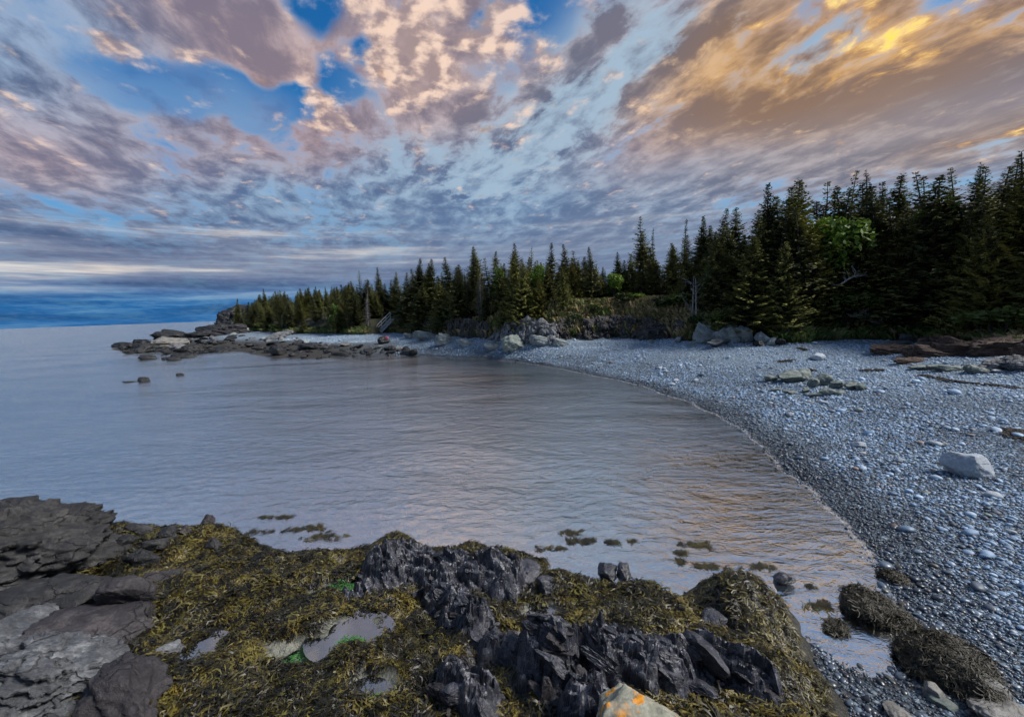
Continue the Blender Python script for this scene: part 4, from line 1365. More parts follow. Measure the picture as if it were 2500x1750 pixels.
    for u0, v0, u1, v1, k, s in [(2245, 916, 2320, 932, 50, .05), (2310, 930, 2480, 947, 110, .05), (2110, 905, 2160, 905, 60, .08), (1905, 884, 1935, 880, 40, .08), (1960, 905, 1985, 905, 40, .08), (2470, 1050, 2500, 1075, 70, .08), (1950, 850, 1965, 856, 40, .08)]:
        a, b = hit(u0, v0), hit(u1, v1)
        t = r.rand(k)[:, None]
        P.append((a + (b - a) * t)[:, :2] + r.normal(0, s, (k, 2)))
    P = np.concatenate(P)
    P = np.c_[P, beach_h(P[:, 0], P[:, 1]) + .02]
    a = r.uniform(0, 6.28, len(P))
    o = scatter('wrack', P, np.stack([0 * a, 0 * a, a], 1), np.c_[r.uniform(.5, 1, len(P)), r.uniform(.5, 1, len(P)), np.full(len(P), .6)], r.randint(0, 5, len(P)), WRACK)
    tag(o, 'dark dried weed in broken lines along the upper beach', 'seaweed', kind='stuff')


M['dark_weed'] = plain_mat('dark_weed', (.005, .0045, .003), (.040, .033, .014), .6, 20)
DARK_TUFTS = []
for s in range(5):
    me = tuft_mesh(80 + s); me.materials.clear(); me.materials.append(M['dark_weed']); DARK_TUFTS.append(me)
M['wrack'] = plain_mat('dried_weed', (.008, .007, .006), (.03, .022, .016), .8)
WRACK = []
for s in range(5):
    me = tuft_mesh(50 + s, 12, 4, .2, .016, 5.0); me.materials.clear(); me.materials.append(M['wrack']); WRACK.append(me)
rockweed()

# green algae in the pools
M['algae'] = plain_mat('green_algae', (.02, .07, .025), (.07, .22, .05), .5, 30)
ALG = []
for s in range(4):
    me = tuft_mesh(70 + s, 14, 3, .07, .006, 6.0); me.materials.clear(); me.materials.append(M['algae']); ALG.append(me)
_P = []
for u, v, k, s in [(840, 1432, 50, .06), (852, 1575, 110, .05), (735, 1615, 50, .05), (1432, 1712, 14, .02), (905, 1722, 20, .04)]:
    c = hit(u, v)[:2]
    _P.append(c + rng.normal(0, s, (k, 2)) * [1.3, .8])
_P = np.concatenate(_P); _P = np.c_[_P, reef_h(_P[:, 0], _P[:, 1]) + .005]
_a = rng.uniform(0, 6.28, len(_P))
tag(scatter('algae', _P, np.stack([0 * _a, 0 * _a, _a], 1), np.full((len(_P), 3), .8), rng.randint(0, 4, len(_P)), ALG), 'bright green algae in the tide pools of the near reef', 'algae', kind='stuff')

# ------------------------------------------------------------------ trees
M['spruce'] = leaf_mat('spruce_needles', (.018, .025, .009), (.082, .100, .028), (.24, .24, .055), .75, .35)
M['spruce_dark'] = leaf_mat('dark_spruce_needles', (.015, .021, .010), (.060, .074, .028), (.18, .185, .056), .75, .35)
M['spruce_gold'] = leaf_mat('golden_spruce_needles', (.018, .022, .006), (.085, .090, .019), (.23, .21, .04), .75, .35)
M['dead_twig'] = leaf_mat('dead_grey_twigs', (.05, .048, .05), (.11, .105, .11), (.20, .19, .19), .9, 1.0)
M['bark'] = plain_mat('spruce_bark', (.018, .014, .011), (.07, .058, .048), .9, 6, .02)
M['dead_wood'] = plain_mat('weathered_wood', (.12, .115, .115), (.30, .29, .28), .85, 5, .01)
M['leaf'] = leaf_mat('fresh_green_leaves', (.025, .055, .008), (.08, .15, .016), (.17, .26, .03), .6, 1.2, .3)
M['bush'] = leaf_mat('bush_leaves', (.012, .022, .006), (.045, .070, .014), (.11, .145, .03), .65, 1.0, .2)
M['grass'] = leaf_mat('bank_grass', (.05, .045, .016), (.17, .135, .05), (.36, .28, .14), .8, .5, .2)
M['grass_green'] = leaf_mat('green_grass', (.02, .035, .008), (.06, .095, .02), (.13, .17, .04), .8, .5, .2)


def tube(pts, rads, n=5):
    """tapered tube through points"""
    pts = np.asarray(pts, float); rads = np.asarray(rads, float)
    d = np.gradient(pts, axis=0); d /= np.linalg.norm(d, axis=1)[:, None] + 1e-9
    ref = np.array([0.31, 0.87, 0.12])
    a = np.cross(d, ref); a /= np.linalg.norm(a, axis=1)[:, None] + 1e-9
    b = np.cross(d, a)
    an = np.linspace(0, 2 * math.pi, n, endpoint=False)
    V = pts[:, None, :] + rads[:, None, None] * (np.cos(an)[None, :, None] * a[:, None, :] + np.sin(an)[None, :, None] * b[:, None, :])
    m = len(pts); F = []
    for i in range(m - 1):
        for k in range(n):
            F.append((i * n + k, i * n + (k + 1) % n, (i + 1) * n + (k + 1) % n, (i + 1) * n + k))
    return V.reshape(-1, 3), np.array(F)


def join_tubes(lst):
    V, F, o = [], [], 0
    for v, f in lst:
        V.append(v); F.append(f + o); o += len(v)
    return np.concatenate(V), np.concatenate(F)


def spruce_meshes(seed, mat, rad=.19, bare=.08, gap=.23, droop=.35, sparse=1.0, lean=0.0, flat=0.0, spray=.25, dead=False):
    """unit-height spruce (1 m tall, scaled later from 10 m proportions): trunk mesh and crown mesh"""
    r = np.random.RandomState(seed)
    H = 10.0
    lx, ly = lean * r.uniform(-1, 1), lean
    axis = lambda h: np.array([lx * (h / H) ** 2, ly * 0 + .12 * math.sin(h * .7 + seed), h])
    hs = np.linspace(-.4, H * .985, 14)
    tr = [tube([axis(h) for h in hs], np.interp(hs, [-.4, 0, H], [.22, .16, .012]), 6)]
    V, F, S = [], [], []
    h = H * bare
    while h < H * .985:
        t = h / H
        prof = (1 - t) ** .95 * 1.12 * (1 - .35 * flat * sstep(np.array(.35 - t), 0, .35)) + .02
        prof *= 1.0 if t > bare + .12 else .45 + .55 * (t - bare) / .12
        Lm = H * rad * prof
        nb = max(4, int((6 + 5 * (1 - t)) * sparse + r.rand()))
        az0 = r.uniform(0, 6.28)
        for b in range(nb):
            if r.rand() < .10: continue
            az = az0 + 6.283 * b / nb + r.normal(0, .25)
            L = Lm * r.uniform(.55, 1.2)
            if r.rand() < .06: L *= 1.35
            if L < .06: L = .06
            up = .55 * sstep(np.array(t), .55, 1.0) - droop * (1 - t) + r.normal(0, .10)
            d = np.array([math.cos(az), math.sin(az)])
            o = axis(h + r.uniform(-.08, .08))
            ns = max(2, int(L / .125))
            ss = (np.arange(ns) + r.uniform(.3, .9)) / ns
            ss = ss[ss > .12 * (1 - t)]
            P = np.stack([o[0] + d[0] * L * ss, o[1] + d[1] * L * ss, o[2] + L * (up * ss + (.28 - .1 * up) * ss ** 2.4 * (1 if not dead else .2))], 1)
            if L > .45: tr.append(tube([o, P[len(P) // 2] if len(P) else o + .1, P[-1] if len(P) else o + .2], [.03 * (.4 + L / 2), .016, .006], 3))
            if dead and r.rand() < .5: continue
            for p, s in zip(P, ss):
                for side in (-1, 1, 0):
                    ang = az + side * r.uniform(.55, 1.15)
                    ln = spray * r.uniform(.8, 1.5) * (1.15 - .45 * s) * (.42 + .58 * min(1, (1 - t) * 2.4)) * (1 if side else .9)
                    wd = ln * r.uniform(.26, .44) * (1 if not dead else .25)
                    e = np.array([math.cos(ang), math.sin(ang), r.uniform(-.45, .25) + (.35 if side == 0 else 0)])
                    sd = np.array([-math.sin(ang), math.cos(ang), r.uniform(-.5, .5)])
                    q = p + np.array([0, 0, r.uniform(-.03, .05)])
                    k = len(V)
                    V += [q, q + e * ln * .5 + sd * wd, q + e * ln, q + e * ln * .5 - sd * wd]
                    F.append((k, k + 1, k + 2, k + 3))
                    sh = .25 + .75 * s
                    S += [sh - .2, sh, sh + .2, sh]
        h += gap * r.uniform(.7, 1.2) * (1.15 - .55 * t)
    V = np.array(V) / H; S = np.array(S)
    tv, tf = join_tubes(tr)
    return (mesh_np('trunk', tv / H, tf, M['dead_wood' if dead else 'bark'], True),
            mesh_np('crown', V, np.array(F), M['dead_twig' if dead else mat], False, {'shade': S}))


SPR = [spruce_meshes(1, 'spruce_dark', .19), spruce_meshes(2, 'spruce_dark', .21, .06), spruce_meshes(3, 'spruce', .23, .03), spruce_meshes(4, 'spruce_dark', .17, .1), spruce_meshes(5, 'spruce', .21, .05, lean=.5),
       spruce_meshes(6, 'spruce_dark', .20, .12, sparse=.85)]
SPR_WIDE = [spruce_meshes(11, 'spruce_gold', .30, .0, droop=.25, gap=.22, spray=.23), spruce_meshes(12, 'spruce', .27, .0, droop=.3, gap=.22, spray=.23), spruce_meshes(13, 'spruce_gold', .25, .02, droop=.2, gap=.22, spray=.23),
            spruce_meshes(14, 'spruce', .24, .04, droop=.25, lean=.6, gap=.23, spray=.23)]
SPR_RAG = [spruce_meshes(21, 'spruce_dark', .19, .25, gap=.42, sparse=.75, lean=.8, droop=.1, spray=.27), spruce_meshes(22, 'spruce_dark', .15, .3, gap=.4, sparse=.8, lean=1.0, droop=.1, spray=.27),
           spruce_meshes(23, 'spruce_dark', .22, .2, gap=.5, sparse=.7, lean=.4, droop=.0, spray=.28)]
SPR_THIN = [spruce_meshes(31, 'spruce_dark', .09, .1, gap=.34, sparse=.7, droop=.1), spruce_meshes(32, 'spruce_dark', .08, .05, gap=.36, sparse=.6, droop=-.1)]
SPR_DEAD = [spruce_meshes(41, 'dead_twig', .13, .15, gap=.28, sparse=1.3, droop=.25, dead=True, spray=.27), spruce_meshes(42, 'dead_twig', .12, .1, gap=.3, sparse=1.0, droop=.2, dead=True)]

TREES = []


def tree(kind, x, y, height, label, group=None, name='spruce_tree', wide=1.0, rz=None, z=None, cat='tree', tilt=(0, 0)):
    z = float(beach_h(np.array([x]), np.array([y]))[0]) if z is None else z
    e = obj(name, None, None, (x, y, z - .1), (tilt[0] + rng.normal(0, .035), tilt[1] + rng.normal(0, .035), rng.uniform(0, 6.28) if rz is None else rz), (height * wide, height * wide, height))
    e.empty_display_size = .2
    tag(e, label, cat, group)
    obj('trunk', kind[0], e); obj('crown', kind[1], e)
    TREES.append((x, y))
    return e


# skyline of the wood read off the photograph: tree tips
SKY_U = [540, 588, 666, 784, 862, 890, 929, 975, 1029, 1055, 1110, 1163, 1176, 1219, 1266, 1298, 1349, 1384, 1447, 1506, 1564, 1600, 1674, 1717, 1758, 1790, 1855, 1934, 1984, 2057, 2089, 2134, 2166, 2231, 2267, 2310, 2340, 2362, 2405, 2435, 2461, 2486, 2560]
SKY_V = [748, 728, 704, 698, 688, 657, 651, 662, 629, 629, 625, 608, 600, 610, 594, 600, 592, 594, 602, 614, 525, 557, 531, 524, 508, 506, 446, 429, 435, 417, 413, 427, 417, 417, 403, 401, 401, 395, 407, 393, 361, 340, 330]


def tip_z(x, y, v):
    """height above sea of what stands at (x, y) and is seen at image row v"""
    zs = np.linspace(0, 30, 301)
    pts = np.stack([np.full(301, x), np.full(301, y), zs], 1) - CAM
    w = pts @ _F
    vv = 875 - F_PX * (pts @ _Uv) / w
    return float(np.interp(-v, -vv, zs))


def behind(u, s):
    """point s metres behind the foot of the hill in pixel column u"""
    fu = [q[0] for q in FOOT_PX]
    b = np.array([np.interp(u, fu, [q[0] for q in FOOT]), np.interp(u, fu, [q[1] for q in FOOT])])
    d = b / np.linalg.norm(b)
    return b + d * s


def zone(u):
    return ('on the far headland above the point' if u < 760 else 'along the shore left of the wooden stairway' if u < 930 else 'above the pale rocks right of the stairway' if u < 1180
            else 'above the craggy grey bluff' if u < 1420 else 'behind the dry grass bank' if u < 1680 else 'above the pale blocky rock' if u < 1900 else 'behind the fallen grey tree' if u < 2230 else 'above the brown ledge on the right')


# named trees first
named = [(1564, 525, 10, SPR_RAG[2], 'tall lone open-branched spruce towering over its neighbours near mid picture', 1.0, 'spruce_tree'),
         (1600, 557, 11, SPR_THIN[0], 'slim spire spruce just right of the tall open-branched spruce', 1.0, 'spruce_tree'),
         (1674, 531, 9, SPR_THIN[1], 'bare-looking thin spire spruce with upswept twigs behind the grass bank', 1.1, 'dead_tree'),
         (890, 657, 6, SPR_RAG[2], 'spruce with a lobed open top at the left end of the tall wood', .8, 'spruce_tree'),
         (2057, 417, 9, SPR_RAG[0], 'ragged wind-combed spruce with see-through top on the right skyline', 1.0, 'spruce_tree'),
         (2089, 413, 10, SPR_THIN[0], 'narrow spire spruce next to the ragged see-through one', 1.3, 'spruce_tree'),
         (1298, 600, 7, SPR_RAG[2], 'broad-topped spruce standing apart above the craggy bluff', .8, 'spruce_tree'),
         (2486, 340, 5, SPR[0], 'tallest spruce at the right edge of the picture', 1.3, 'spruce_tree'),
         (2461, 361, 6, SPR_THIN[0], 'slender spruce beside the tallest one at the right edge', 1.5, 'spruce_tree'),
         (1855, 446, 4.5, SPR[1], 'tall dark spruce at the left end of the high right-hand wood', 1.15, 'spruce_tree'),
         (1182, 655, 2.2, SPR_DEAD[0], 'dead grey spruce standing among the dark ones', 1.15, 'dead_tree'),
         (900, 700, 3.2, SPR_DEAD[1], 'small dead grey spruce beside the stairway', 1.0, 'dead_tree'),
         (2400, 520, 1.5, SPR_WIDE[0], 'broad golden-green spruce with layered boughs at the right above the ledge', 1.0, 'spruce_tree'),
         (1905, 590, 1.2, SPR_WIDE[1], 'big full spruce sweeping to the beach beside the pale blocky rock', 1.15, 'spruce_tree'),
         (1975, 620, 2.0, SPR_WIDE[2], 'full olive spruce right behind the pale blocky rock', 1.0, 'spruce_tree')]
for u, v, s, kind, lab, wide, nm in named:
    p = behind(u, s)
    zt = tip_z(p[0], p[1], v); zg = float(beach_h(p[:1], p[1:])[0])
    tree(kind, p[0], p[1], zt - zg + .1, lab, None, nm, wide, tilt=(0, 0))

rt = np.random.RandomState(77)
# skyline trees
for u, v in zip(SKY_U, SKY_V):
    if any(abs(u - q[0]) < 6 for q in named[:10]): continue
    s = rt.uniform(4, 9) if u > 880 else rt.uniform(6, 16)
    p = behind(u, s)
    zt = tip_z(p[0], p[1], v); zg = float(beach_h(p[:1], p[1:])[0])
    kind = SPR[rt.randint(0, 6)] if u < 1850 or rt.rand() < .5 else SPR_RAG[rt.randint(0, 2)]
    tree(kind, p[0], p[1], zt - zg + .1, 'dark pointed spruce of the skyline ' + zone(u), 'skyline spruces', wide=rt.uniform(1.05, 1.45) if u > 1000 else rt.uniform(1.0, 1.3))

# the mass of the wood, row behind row
rows = [(0.9, 1.0), (2.4, .97), (4.2, .97), (6.2, .97), (8.8, .97)]
for ri, (s0, lim) in enumerate(rows):
    u = 560.0
    while u < 2560:
        depth = float(np.interp(u, [q[0] for q in FOOT_PX], [q[1] for q in FOOT]))
        step = (1.65 + .12 * ri) * F_PX / depth * rt.uniform(.7, 1.3)
        if u < 860: step *= 2.2
        u += step
        if ri == 0 and (rt.rand() < .35 or 900 < u < 985 or 1320 < u < 1720 or 2080 < u < 2320): continue
        if ri in (1, 2) and (1390 < u < 1690 and rt.rand() < (1.0 if ri == 1 else .55) or 895 < u < 992): continue
        if ri >= 3 and u > 2000 and rt.rand() < .4: continue
        s = s0 + rt.uniform(-.7, 1.0)
        p = behind(u, s)
        if any((p[0] - a) ** 2 + (p[1] - b) ** 2 < .8 for a, b in TREES): continue
        vs0 = np.interp(u, SKY_U, SKY_V)
        zt = tip_z(p[0], p[1], vs0 + 12); zg = float(beach_h(p[:1], p[1:])[0])
        hmax = zt - zg
        hh = hmax * rt.uniform(.72, 1.0) * lim if ri > 0 else hmax * rt.uniform(.4, .85)
        if hh < 1.5: continue
        hh = min(hh, 13.5 if u > 880 else 6.0)
        if u > 1780: kind = (SPR_WIDE + SPR[:3] + SPR_RAG[:1])[rt.randint(0, 8)] if ri < 3 else SPR[rt.randint(0, 6)]
        elif u > 1200: kind = (SPR[:4] + SPR_WIDE)[rt.randint(0, 8)] if ri < 3 else SPR[rt.randint(0, 6)]
        else: kind = SPR[rt.randint(0, 6)]
        look = 'broad olive spruce' if kind in SPR_WIDE else 'dark narrow spruce'
        tree(kind, p[0], p[1], hh, f"{look} in the {'front' if ri < 2 else 'deep'} rows {zone(u)}", 'spruces of the shore wood', wide=rt.uniform(1.3, 1.75) if kind not in SPR_WIDE else rt.uniform(1.0, 1.25))
# crowded tips that close the gaps along the skyline
u = 850.0
while u < 2530:
    u += rt.uniform(9, 17) if u < 1560 else rt.uniform(24, 44)
    s = rt.uniform(2.5, 8.5)
    if 895 < u < 992 or 1390 < u < 1690: s = rt.uniform(5, 9)
    p = behind(u, s)
    if any((p[0] - a) ** 2 + (p[1] - b) ** 2 < .35 for a, b in TREES): continue
    vt = np.interp(u, SKY_U, SKY_V) + (rt.uniform(8, 70) if u < 1800 else rt.uniform(5, 90))
    if 1480 < u < 1700: vt = max(vt, rt.uniform(590, 640))
    zg = float(beach_h(p[:1], p[1:])[0]); hh = tip_z(p[0], p[1], vt) - zg
    if hh < 2: continue
    kind = (SPR + SPR_RAG[:2] + SPR_THIN[:1])[rt.randint(0, 9)]
    tree(kind, p[0], p[1], hh, 'crowded spruce filling the gaps of the wood ' + zone(u), 'spruces of the shore wood', wide=rt.uniform(1.2, 1.9))
# far headland: close ranks of small spruces
n_head = 0
while n_head < 135:
    y = rt.uniform(62, 205); u = rt.uniform(552, 870); x = at_depth(u, 790, y)[0]
    d2 = float(sdf(HILL, np.array([x]), np.array([y]))[0])
    if d2 < 1.2 or d2 > 45: continue
    zg = max(float(beach_h(np.array([x]), np.array([y]))[0]), 8.5 if (y > 160 and u < 640) else 0)
    zt = tip_z(x, y, np.interp(u, SKY_U, SKY_V) + rt.uniform(0, 22))
    hh = min(zt - zg, rt.uniform(5.0, 7.5))
    if hh < 2.2: n_head += .05; continue
    n_head += 1
    tree(SPR[rt.randint(0, 6)], x, y, hh, 'small dark spruce in the close ranks on the far headland', 'spruces of the far headland', wide=rt.uniform(1.3, 1.9), z=zg)
print('trees', len(TREES))


# ---- broadleaf trees and bushes
def leafy_meshes(seed, mat, n=2600, lobes=9, leaf=.075, low=.25, squash=.8):
    """unit crown about 1 m tall on a short stem"""
    r = np.random.RandomState(seed)
    c = np.c_[r.normal(0, .22, lobes), r.normal(0, .22, lobes), r.uniform(low + .12, .88, lobes)]
    c[:, :2] *= (1.15 - c[:, 2:3])
    rad = r.uniform(.12, .24, lobes)
    k = r.randint(0, lobes, n)
    d = r.normal(size=(n, 3)); d /= np.linalg.norm(d, axis=1)[:, None]
    p = c[k] + d * (rad[k] * r.uniform(.45, 1.05, n) ** .6)[:, None] * np.array([1, 1, squash])
    e = r.normal(size=(n, 3)); e[:, 2] *= .5; e /= np.linalg.norm(e, axis=1)[:, None]
    sd = np.cross(e, r.normal(size=(n, 3)) * .6 + np.array([0, 0, 1])); sd /= np.linalg.norm(sd, axis=1)[:, None]
    L = (leaf * r.uniform(.5, 1.2, n))[:, None]
    V = np.stack([p, p + e * L * .5 + sd * L * .32, p + e * L, p + e * L * .5 - sd * L * .32], 1).reshape(-1, 3)
    F = np.arange(4 * n).reshape(n, 4)
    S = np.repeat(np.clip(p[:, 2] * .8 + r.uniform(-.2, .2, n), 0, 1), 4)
    tr = [tube([(0, 0, -.05), (.01, .01, low), (.0, .0, .6)], [.03, .022, .008], 5)]
    for i in range(lobes): tr.append(tube([(0, 0, low * r.uniform(.5, 1)), c[i] * .6, c[i]], [.015, .01, .004], 4))
    tv, tf = join_tubes(tr)
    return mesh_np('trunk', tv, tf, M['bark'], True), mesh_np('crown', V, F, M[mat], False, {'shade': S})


LEAFY = [leafy_meshes(1, 'leaf'), leafy_meshes(2, 'leaf', 1500, 6)]
BUSH = [leafy_meshes(5, 'bush', 1800, 8, .085, .05), leafy_meshes(6, 'bush', 1600, 7, .09, .02), leafy_meshes(7, 'leaf', 1200, 6, .085, .05)]


def at_pixel_tree(kind, u, vtop, s, hpx, label, name, cat, wide=1.0, group=None):
    """a plant s metres behind the hill foot whose crown spans hpx pixels below row vtop"""
    p = behind(u, s)
    zt = tip_z(p[0], p[1], vtop); zg = float(beach_h(p[:1], p[1:])[0])
    h = max(zt - zg, .4)
    hh = hpx * np.linalg.norm(p) / F_PX
    return tree(kind, p[0], p[1], h, label, group, name, wide * max(.35, hh / h), cat=cat)


at_pixel_tree(LEAFY[0], 2015, 528, 3.2, 150, 'bright lime-green leafy tree glowing among the dark spruces', 'leafy_tree', 'tree', 1.0)
at_pixel_tree(LEAFY[1], 2262, 470, 3.5, 110, 'small pale green leafy tree high among the right-hand spruces', 'leafy_tree', 'tree', .9)
at_pixel_tree(LEAFY[1], 1236, 640, 3.5, 60, 'light green sapling between dark spruces above the craggy bluff, left of two', 'leafy_tree', 'tree')
at_pixel_tree(LEAFY[0], 1321, 645, 3.0, 60, 'light green sapling between dark spruces above the craggy bluff, right of two', 'leafy_tree', 'tree')
at_pixel_tree(LEAFY[1], 1290, 705, 1.2, 40, 'low light green sapling right behind the craggy bluff', 'leafy_tree', 'tree')
at_pixel_tree(LEAFY[0], 1500, 665, 4.0, 60, 'yellow-green leafy tree behind the dry grass bank', 'leafy_tree', 'tree')
at_pixel_tree(LEAFY[1], 825, 735, 1.0, 30, 'light green sapling at the edge of the headland wood', 'leafy_tree', 'tree')
at_pixel_tree(LEAFY[1], 1725, 640, 3.0, 40, 'small green sapling left of the big full spruce', 'leafy_tree', 'tree')
for k, (u, vt, s, hp, lab) in enumerate([(1610, 712, 2.0, 70, 'yellow-green bush at the top of the dry grass bank'), (1655, 705, 2.2, 80, 'rounded green bush beside the dead white trunks'), (1560, 715, 3.0, 60, 'dark green bush behind the grass bank'),
                                        (1520, 700, 2.6, 80, 'olive bush at the left end of the grass bank'), (1700, 760, 1.0, 60, 'grey-green bush above the right end of the undercut bluff'), (1760, 765, .9, 50, 'low green bush over the pale blocky rock'),
                                        (620, 788, .6, 18, 'low green bush at the foot of the headland wood, left'), (650, 785, .6, 22, 'low green bush at the foot of the headland wood, middle'), (685, 782, .6, 26, 'low green bush at the foot of the headland wood, right'),
                                        (2255, 780, .8, 60, 'grassy green bush above the ledge'), (2180, 765, 1.2, 70, 'dark bush behind the fallen grey tree'), (2060, 690, 1.0, 110, 'dense grey-green bush left of the fallen grey tree'),
                                        (2330, 745, 1.0, 90, 'brown-green bush overhanging the brown ledge'), (2440, 735, .8, 100, 'bush at the right edge over the brown ledge'), (1400, 748, 1.0, 40, 'olive bush on top of the bluff'), (1450, 735, 1.5, 50, 'green bush above the undercut bluff')]):
    at_pixel_tree(BUSH[k % 3 if k < 6 else k % 2], u, vt, s, hp, lab, 'bush', 'bush', 1.1)

# ---- grass on the bank and the forest edge
def grass_mesh(seed, mat, n=40):
    r = np.random.RandomState(seed)
    V, F, S = [], [], []
    for i in range(n):
        a = r.uniform(0, 6.28); L = r.uniform(.25, .6); b = np.array([r.normal(0, .12), r.normal(0, .12), 0])
        o = np.array([math.cos(a), math.sin(a), 0]) * r.uniform(.15, .7); w = np.array([-math.sin(a), math.cos(a), 0]) * .012
        k = len(V)
        V += [b - w, b + w, b + o * L * .4 + [0, 0, L * .7], b + o * L + [0, 0, L * .8]]
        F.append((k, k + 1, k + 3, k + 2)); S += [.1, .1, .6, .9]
    return mesh_np('grass_tuft', np.array(V), np.array(F), M[mat], False, {'shade': S})


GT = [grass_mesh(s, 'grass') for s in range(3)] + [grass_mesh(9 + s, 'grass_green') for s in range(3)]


def bank_grass():
    P, I, S = [], [], []
    for u0, u1, s0, s1, k, dry in [(1490, 1700, .5, 3.2, 2200, .85), (1340, 1500, .5, 3.0, 900, .6), (1220, 1350, .8, 3, 300, .4), (1000, 1220, .5, 2.5, 400, .5), (965, 1010, .1, 2.0, 150, .6), (600, 900, .0, 2.5, 500, .2), (1700, 1800, .6, 2.0, 250, .4),
                                  (2170, 2330, .2, 2.2, 500, .1), (2330, 2500, .1, 2.0, 400, .5), (1900, 2170, .2, 2.5, 250, .2)]:
        for _ in range(k):
            u = rt.uniform(u0, u1); p = behind(u, rt.uniform(s0, s1))
            P.append(p); I.append(rt.randint(0, 3) + (0 if rt.rand() < dry else 3)); S.append(rt.uniform(.8, 1.7))
    P = np.array(P); P = np.c_[P, beach_h(P[:, 0], P[:, 1]) - .02]
    a = rt.uniform(0, 6.28, len(P)); S = np.array(S)
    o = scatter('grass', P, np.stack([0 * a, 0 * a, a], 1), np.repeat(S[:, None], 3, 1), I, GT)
    tag(o, 'dry and green grass along the bank at the edge of the wood', 'grass', kind='stuff')


bank_grass()

# ---- bleached deadwood
def branch_tree(name, base, direction, length, nb, label, seed, thick=.12, up=.6):
    r = np.random.RandomState(seed)
    d = np.array(direction, float); d /= np.linalg.norm(d)
    ts = [np.array(base) + d * length * t + np.array([0, 0, .15 * math.sin(t * 4)]) for t in np.linspace(0, 1, 7)]
    e = obj(name, None, None, tuple(base)); tag(e, label, 'dead tree')
    v, f = tube([q - np.array(base) for q in ts], np.linspace(thick, .02, 7), 6)
    obj('trunk', mesh_np('trunk', v, f, M['dead_wood']), e)
    br = []
    for k in range(nb):
        t = r.uniform(.15, 1); o = (ts[min(int(t * 6), 5)] - np.array(base))
        q = r.normal(size=3); q[2] = abs(q[2]) * up + .2; q = q + d * .5; q /= np.linalg.norm(q)
        L = length * r.uniform(.2, .55) * (1.2 - t * .6)
        m1 = o + q * L * .5 + r.normal(0, .05, 3); tip = o + q * L + r.normal(0, .12, 3)
        br.append(tube([o, m1, tip], [.03, .018, .006], 4))
        for j in range(5):
            s = r.normal(size=3) * .5 + q; s /= np.linalg.norm(s)
            b0 = o + (tip - o) * r.uniform(.3, .95)
            br.append(tube([b0, b0 + s * L * .2, b0 + s * L * .38 + [0, 0, -.03]], [.012, .009, .004], 3))
    v, f = join_tubes(br)
    obj('branches', mesh_np('branches', v, f, M['dead_wood']), e)


_p = hit(2165, 810); branch_tree('fallen_tree', (_p[0], _p[1], _p[2] + .15), (-.9, .1, .42), 2.4, 22, 'fallen grey tree with bare branching crown at the back of the beach', 3, .13, .9)
_p = hit(1985, 822); branch_tree('fallen_tree', (_p[0] + .4, _p[1], _p[2] + .05), (-1, -.1, .12), 1.6, 14, 'bleached brush pile log lying under the big full spruce', 5, .08, .4)
_p = behind(1690, 1.6); _z = float(beach_h(_p[:1], _p[1:])[0])
branch_tree('dead_tree', (_p[0], _p[1], _z), (.02, 0, 1), tip_z(_p[0], _p[1], 668) - _z, 8, 'bare white trunk standing at the right end of the grass bank, left one', 7, .09, .2)
_p = behind(1700, 1.5); _z = float(beach_h(_p[:1], _p[1:])[0])
branch_tree('dead_tree', (_p[0], _p[1], _z), (-.03, 0, 1), tip_z(_p[0], _p[1], 676) - _z, 6, 'bare white trunk standing at the right end of the grass bank, right one', 8, .08, .2)
_p = behind(2045, .3); _z = float(beach_h(_p[:1], _p[1:])[0])
branch_tree('dead_tree', (_p[0], _p[1], tip_z(_p[0], _p[1], 695)), (.8, -.1, .35), 1.6, 9, 'pale dead limbs sticking out of the spruces left of the fallen tree', 9, .06, .5)

# ------------------------------------------------------------------ stairway, buoy
M['timber'] = plain_mat('grey_timber', (.30, .32, .34), (.52, .54, .55), .7, 5, .004)
M['buoy'] = plain_mat('pink_plastic', (.70, .12, .20), (.85, .22, .30), .45, 9, .002)


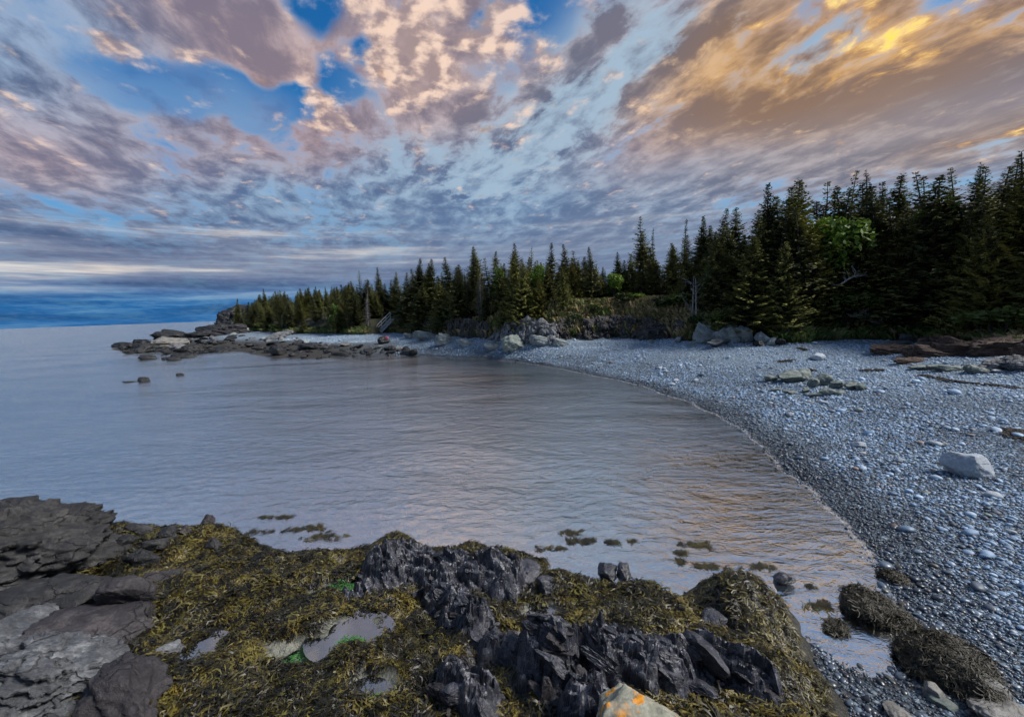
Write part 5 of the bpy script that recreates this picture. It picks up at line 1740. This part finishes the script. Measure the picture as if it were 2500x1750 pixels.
def box_mesh(name, a, b, w, h, mat):
    """a board from a to b, w wide, h high"""
    a, b = np.array(a, float), np.array(b, float)
    d = b - a; d /= np.linalg.norm(d)
    s = np.cross(d, [0, 0, 1.0])
    s = np.array([1.0, 0, 0]) if np.linalg.norm(s) < .05 else s / np.linalg.norm(s)
    t = np.cross(s, d)
    V = [q + i * s * w / 2 + j * t * h / 2 for q in (a, b) for i, j in ((-1, -1), (1, -1), (1, 1), (-1, 1))]
    F = [(0, 1, 2, 3), (7, 6, 5, 4), (0, 4, 5, 1), (1, 5, 6, 2), (2, 6, 7, 3), (3, 7, 4, 0)]
    return mesh_np(name, np.array(V), np.array(F), mat, False)


def stairway():
    b = hit(930, 812)
    b = np.array([b[0], b[1], b[2] + .05])
    y1 = b[1] + 1.6
    t = at_depth(962, 778, y1)
    run = t - b
    side = np.array([-run[1], run[0], 0]); side /= np.linalg.norm(side)
    side = side if side[1] > 0 else -side
    W = .95
    e = obj('stairway', None, None, tuple(b)); tag(e, 'weathered wooden stairway with one handrail leading down to the shore', 'stairs')
    Z = np.zeros(3)
    for s in (0, 1): obj('stringer', box_mesh('stringer', Z + side * W * s, run + side * W * s, .06, .26, M['timber']), e)
    n = 11
    fw = np.array([run[0], run[1], 0]); fw /= np.linalg.norm(fw)
    for i in range(n):
        c = run * ((i + .5) / n) + [0, 0, .06]
        obj('tread', box_mesh('tread', c + side * .02, c + side * (W - .02), .26, .045, M['timber']), e)
    for i in range(4):
        c = run * (i / 3.0) + side * (W + .05)
        obj('post', box_mesh('post', c - [0, 0, .3], c + [0, 0, 1.0], .07, .07, M['timber']), e)
    for hgt in (.98, .55):
        obj('handrail', box_mesh('handrail', side * (W + .09) + [0, 0, hgt], run + side * (W + .09) + [0, 0, hgt], .05, .09, M['timber']), e)


stairway()
_q = hit(938, 838)
rock('boulder', 938, 838, (.75, .6, .55), 'shore_dark', 'dark round boulder below the stairway with something pink on it', 195, (0, .1, .2), .25, sub=4, planes=9)
_b = obj('buoy', None, None, (_q[0] + .35, _q[1] - .1, _q[2] + .62), (.9, .3, .4), (.7, .7, .7))
tag(_b, 'bright pink buoy lying on the dark round boulder below the stairway', 'buoy')
_h = np.linspace(-.45, .45, 13); _r = .27 * np.sqrt(np.clip(1 - (_h / .47) ** 2, .02, 1)) ** .8
_v, _f = tube(np.stack([0 * _h, 0 * _h, _h], 1), _r, 16)
obj('float', mesh_np('float', _v, _f, M['buoy']), _b)
_v, _f = tube([(0, 0, .4), (0, 0, .6), (0, 0, .78)], [.05, .045, .04], 8)
obj('stem', mesh_np('stem', _v, _f, M['buoy']), _b)
